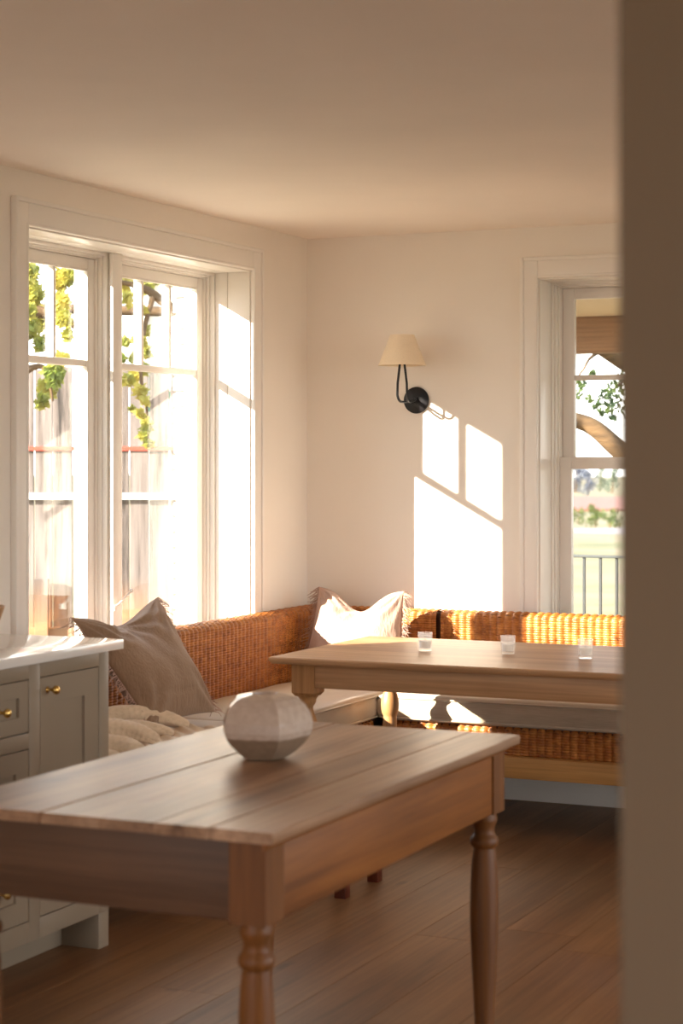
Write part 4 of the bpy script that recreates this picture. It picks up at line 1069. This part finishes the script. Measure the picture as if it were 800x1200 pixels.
nh = empty('neighbour_house', at(196, 600, 21.0), "neighbour's pale house with a green roof edge beyond the fence", 'building'); nh.location.z = -0.3
nh.rotation_euler.z = math.asin(SN)
def nb(nm, a, b2, c, d2, e2, f2, mat): return MB().box(a, b2, c, d2, e2, f2).build(nm, mat, nh, 0.01)
nb('wall', -0.20, 4.2, 0, 4.0, 0, 3.9, STUCCO)
# lower lean-to with sloping roof and a green fascia in front
m = MB().add([(-0.25, -0.1, 2.32), (0.9, -0.1, 3.05), (0.9, -0.1, 2.97), (-0.25, -0.1, 2.24), (-0.25, 0.0, 2.32), (0.9, 0.0, 3.05), (0.9, 0.0, 2.97), (-0.25, 0.0, 2.24)], [(0, 1, 2, 3), (4, 7, 6, 5), (0, 4, 5, 1), (3, 2, 6, 7), (0, 3, 7, 4), (1, 5, 6, 2)])
m.build('fascia', GREENT, nh)
m = MB().add([(-0.45, -0.3, 3.85), (4.4, -0.3, 3.85), (4.4, 4.3, 3.85), (-0.45, 4.3, 3.85), (2.0, -0.3, 5.0), (2.0, 4.3, 5.0)], [(0, 1, 4), (1, 2, 5, 4), (2, 3, 5), (3, 0, 4, 5), (0, 3, 2, 1)])
m.build('roof', ROOFM, nh)
nb('trim_board', -0.26, -0.20, -0.05, 0.05, 0, 3.85, GREENT if False else SIDING)

# overhead cable between the trees
cb = MB().tube([at(-200, 352, 16.5), at(40, 361, 16.5), at(150, 364, 16.5), at(420, 372, 16.5)], 0.045, 8).build('overhead_pole', BARK, smooth='all')
tag(cb, 'dark horizontal pole crossing behind the leaves outside the left window', 'pole')

def leafy_tree(name, base_px, d, limbs, clusters, label, seed, leaf=0.032, dens=0.95):
    rr = random.Random(seed); b = at(base_px, 600, d); b.z = gz(b.x, b.y)
    t = empty(name, b, label, 'tree')
    for (pts, r0, r1) in limbs:
        MB().tube(bend([at(px, y, dd) if y is not None else Vector((b.x, b.y, b.z - 0.2)) for (px, y, dd) in pts]), r0, 8, r1).build('limb', BARK, t, smooth='all', loc=-b)
    m = MB()
    for (px, y, r) in clusters:
        leaf_ball(m, at(px, y, d + rr.uniform(-.5, .5)), r * d / F, int(r * r * dens), leaf, rr, 1.1)
    f = m.build('foliage', LEAFY, t, loc=-b); f['kind'] = 'stuff'
leafy_tree('leafy_tree', -120, 12.2,
           [([(-120, None, 12.2), (-115, 560, 12.2), (-60, 430, 12.2), (20, 370, 12.2), (70, 372, 12.2), (96, 390, 12.2)], 0.11, 0.012),
            ([(-60, 430, 12.2), (10, 440, 12.1), (50, 430, 12.1), (62, 470, 12.0)], 0.04, 0.006)],
           [(34, 320, 12), (40, 345, 13), (50, 372, 12), (38, 385, 11), (50, 402, 10), (33, 365, 9), (70, 330, 13), (82, 322, 11), (72, 355, 12), (75, 375, 9), (78, 392, 7), (62, 440, 13), (55, 455, 12), (66, 430, 10), (50, 470, 9), (74, 420, 8), (88, 312, 8),
            (20, 340, 20), (5, 380, 22), (-20, 350, 26), (-50, 400, 26), (-80, 350, 30), (10, 300, 22), (60, 290, 20), (-30, 300, 26)],
           'yellow-green leafy tree seen through the nearer half of the left window', 31)
leafy_tree('leafy_tree', 262, 12.8,
           [([(262, None, 12.8), (258, 520, 12.8), (230, 400, 12.8), (180, 345, 12.8), (140, 330, 12.8)], 0.08, 0.012),
            ([(180, 345, 12.8), (168, 390, 12.7), (165, 440, 12.6), (172, 480, 12.6), (174, 520, 12.6)], 0.020, 0.004)],
           [(146, 330, 10), (150, 350, 8), (168, 335, 11), (180, 325, 8), (166, 362, 6), (168, 388, 8), (163, 400, 9), (170, 412, 8), (160, 420, 8), (146, 400, 6), (143, 420, 6), (160, 440, 9), (168, 432, 8), (150, 446, 7), (164, 458, 8), (170, 470, 6), (165, 485, 6), (172, 498, 7), (168, 510, 6), (174, 520, 5), (143, 445, 5), (155, 478, 4),
            (200, 320, 14), (130, 300, 20), (180, 295, 18), (230, 330, 22), (120, 380, 12)],
           'yellow-green tree drooping in front of the fence in the farther half of the left window', 33)
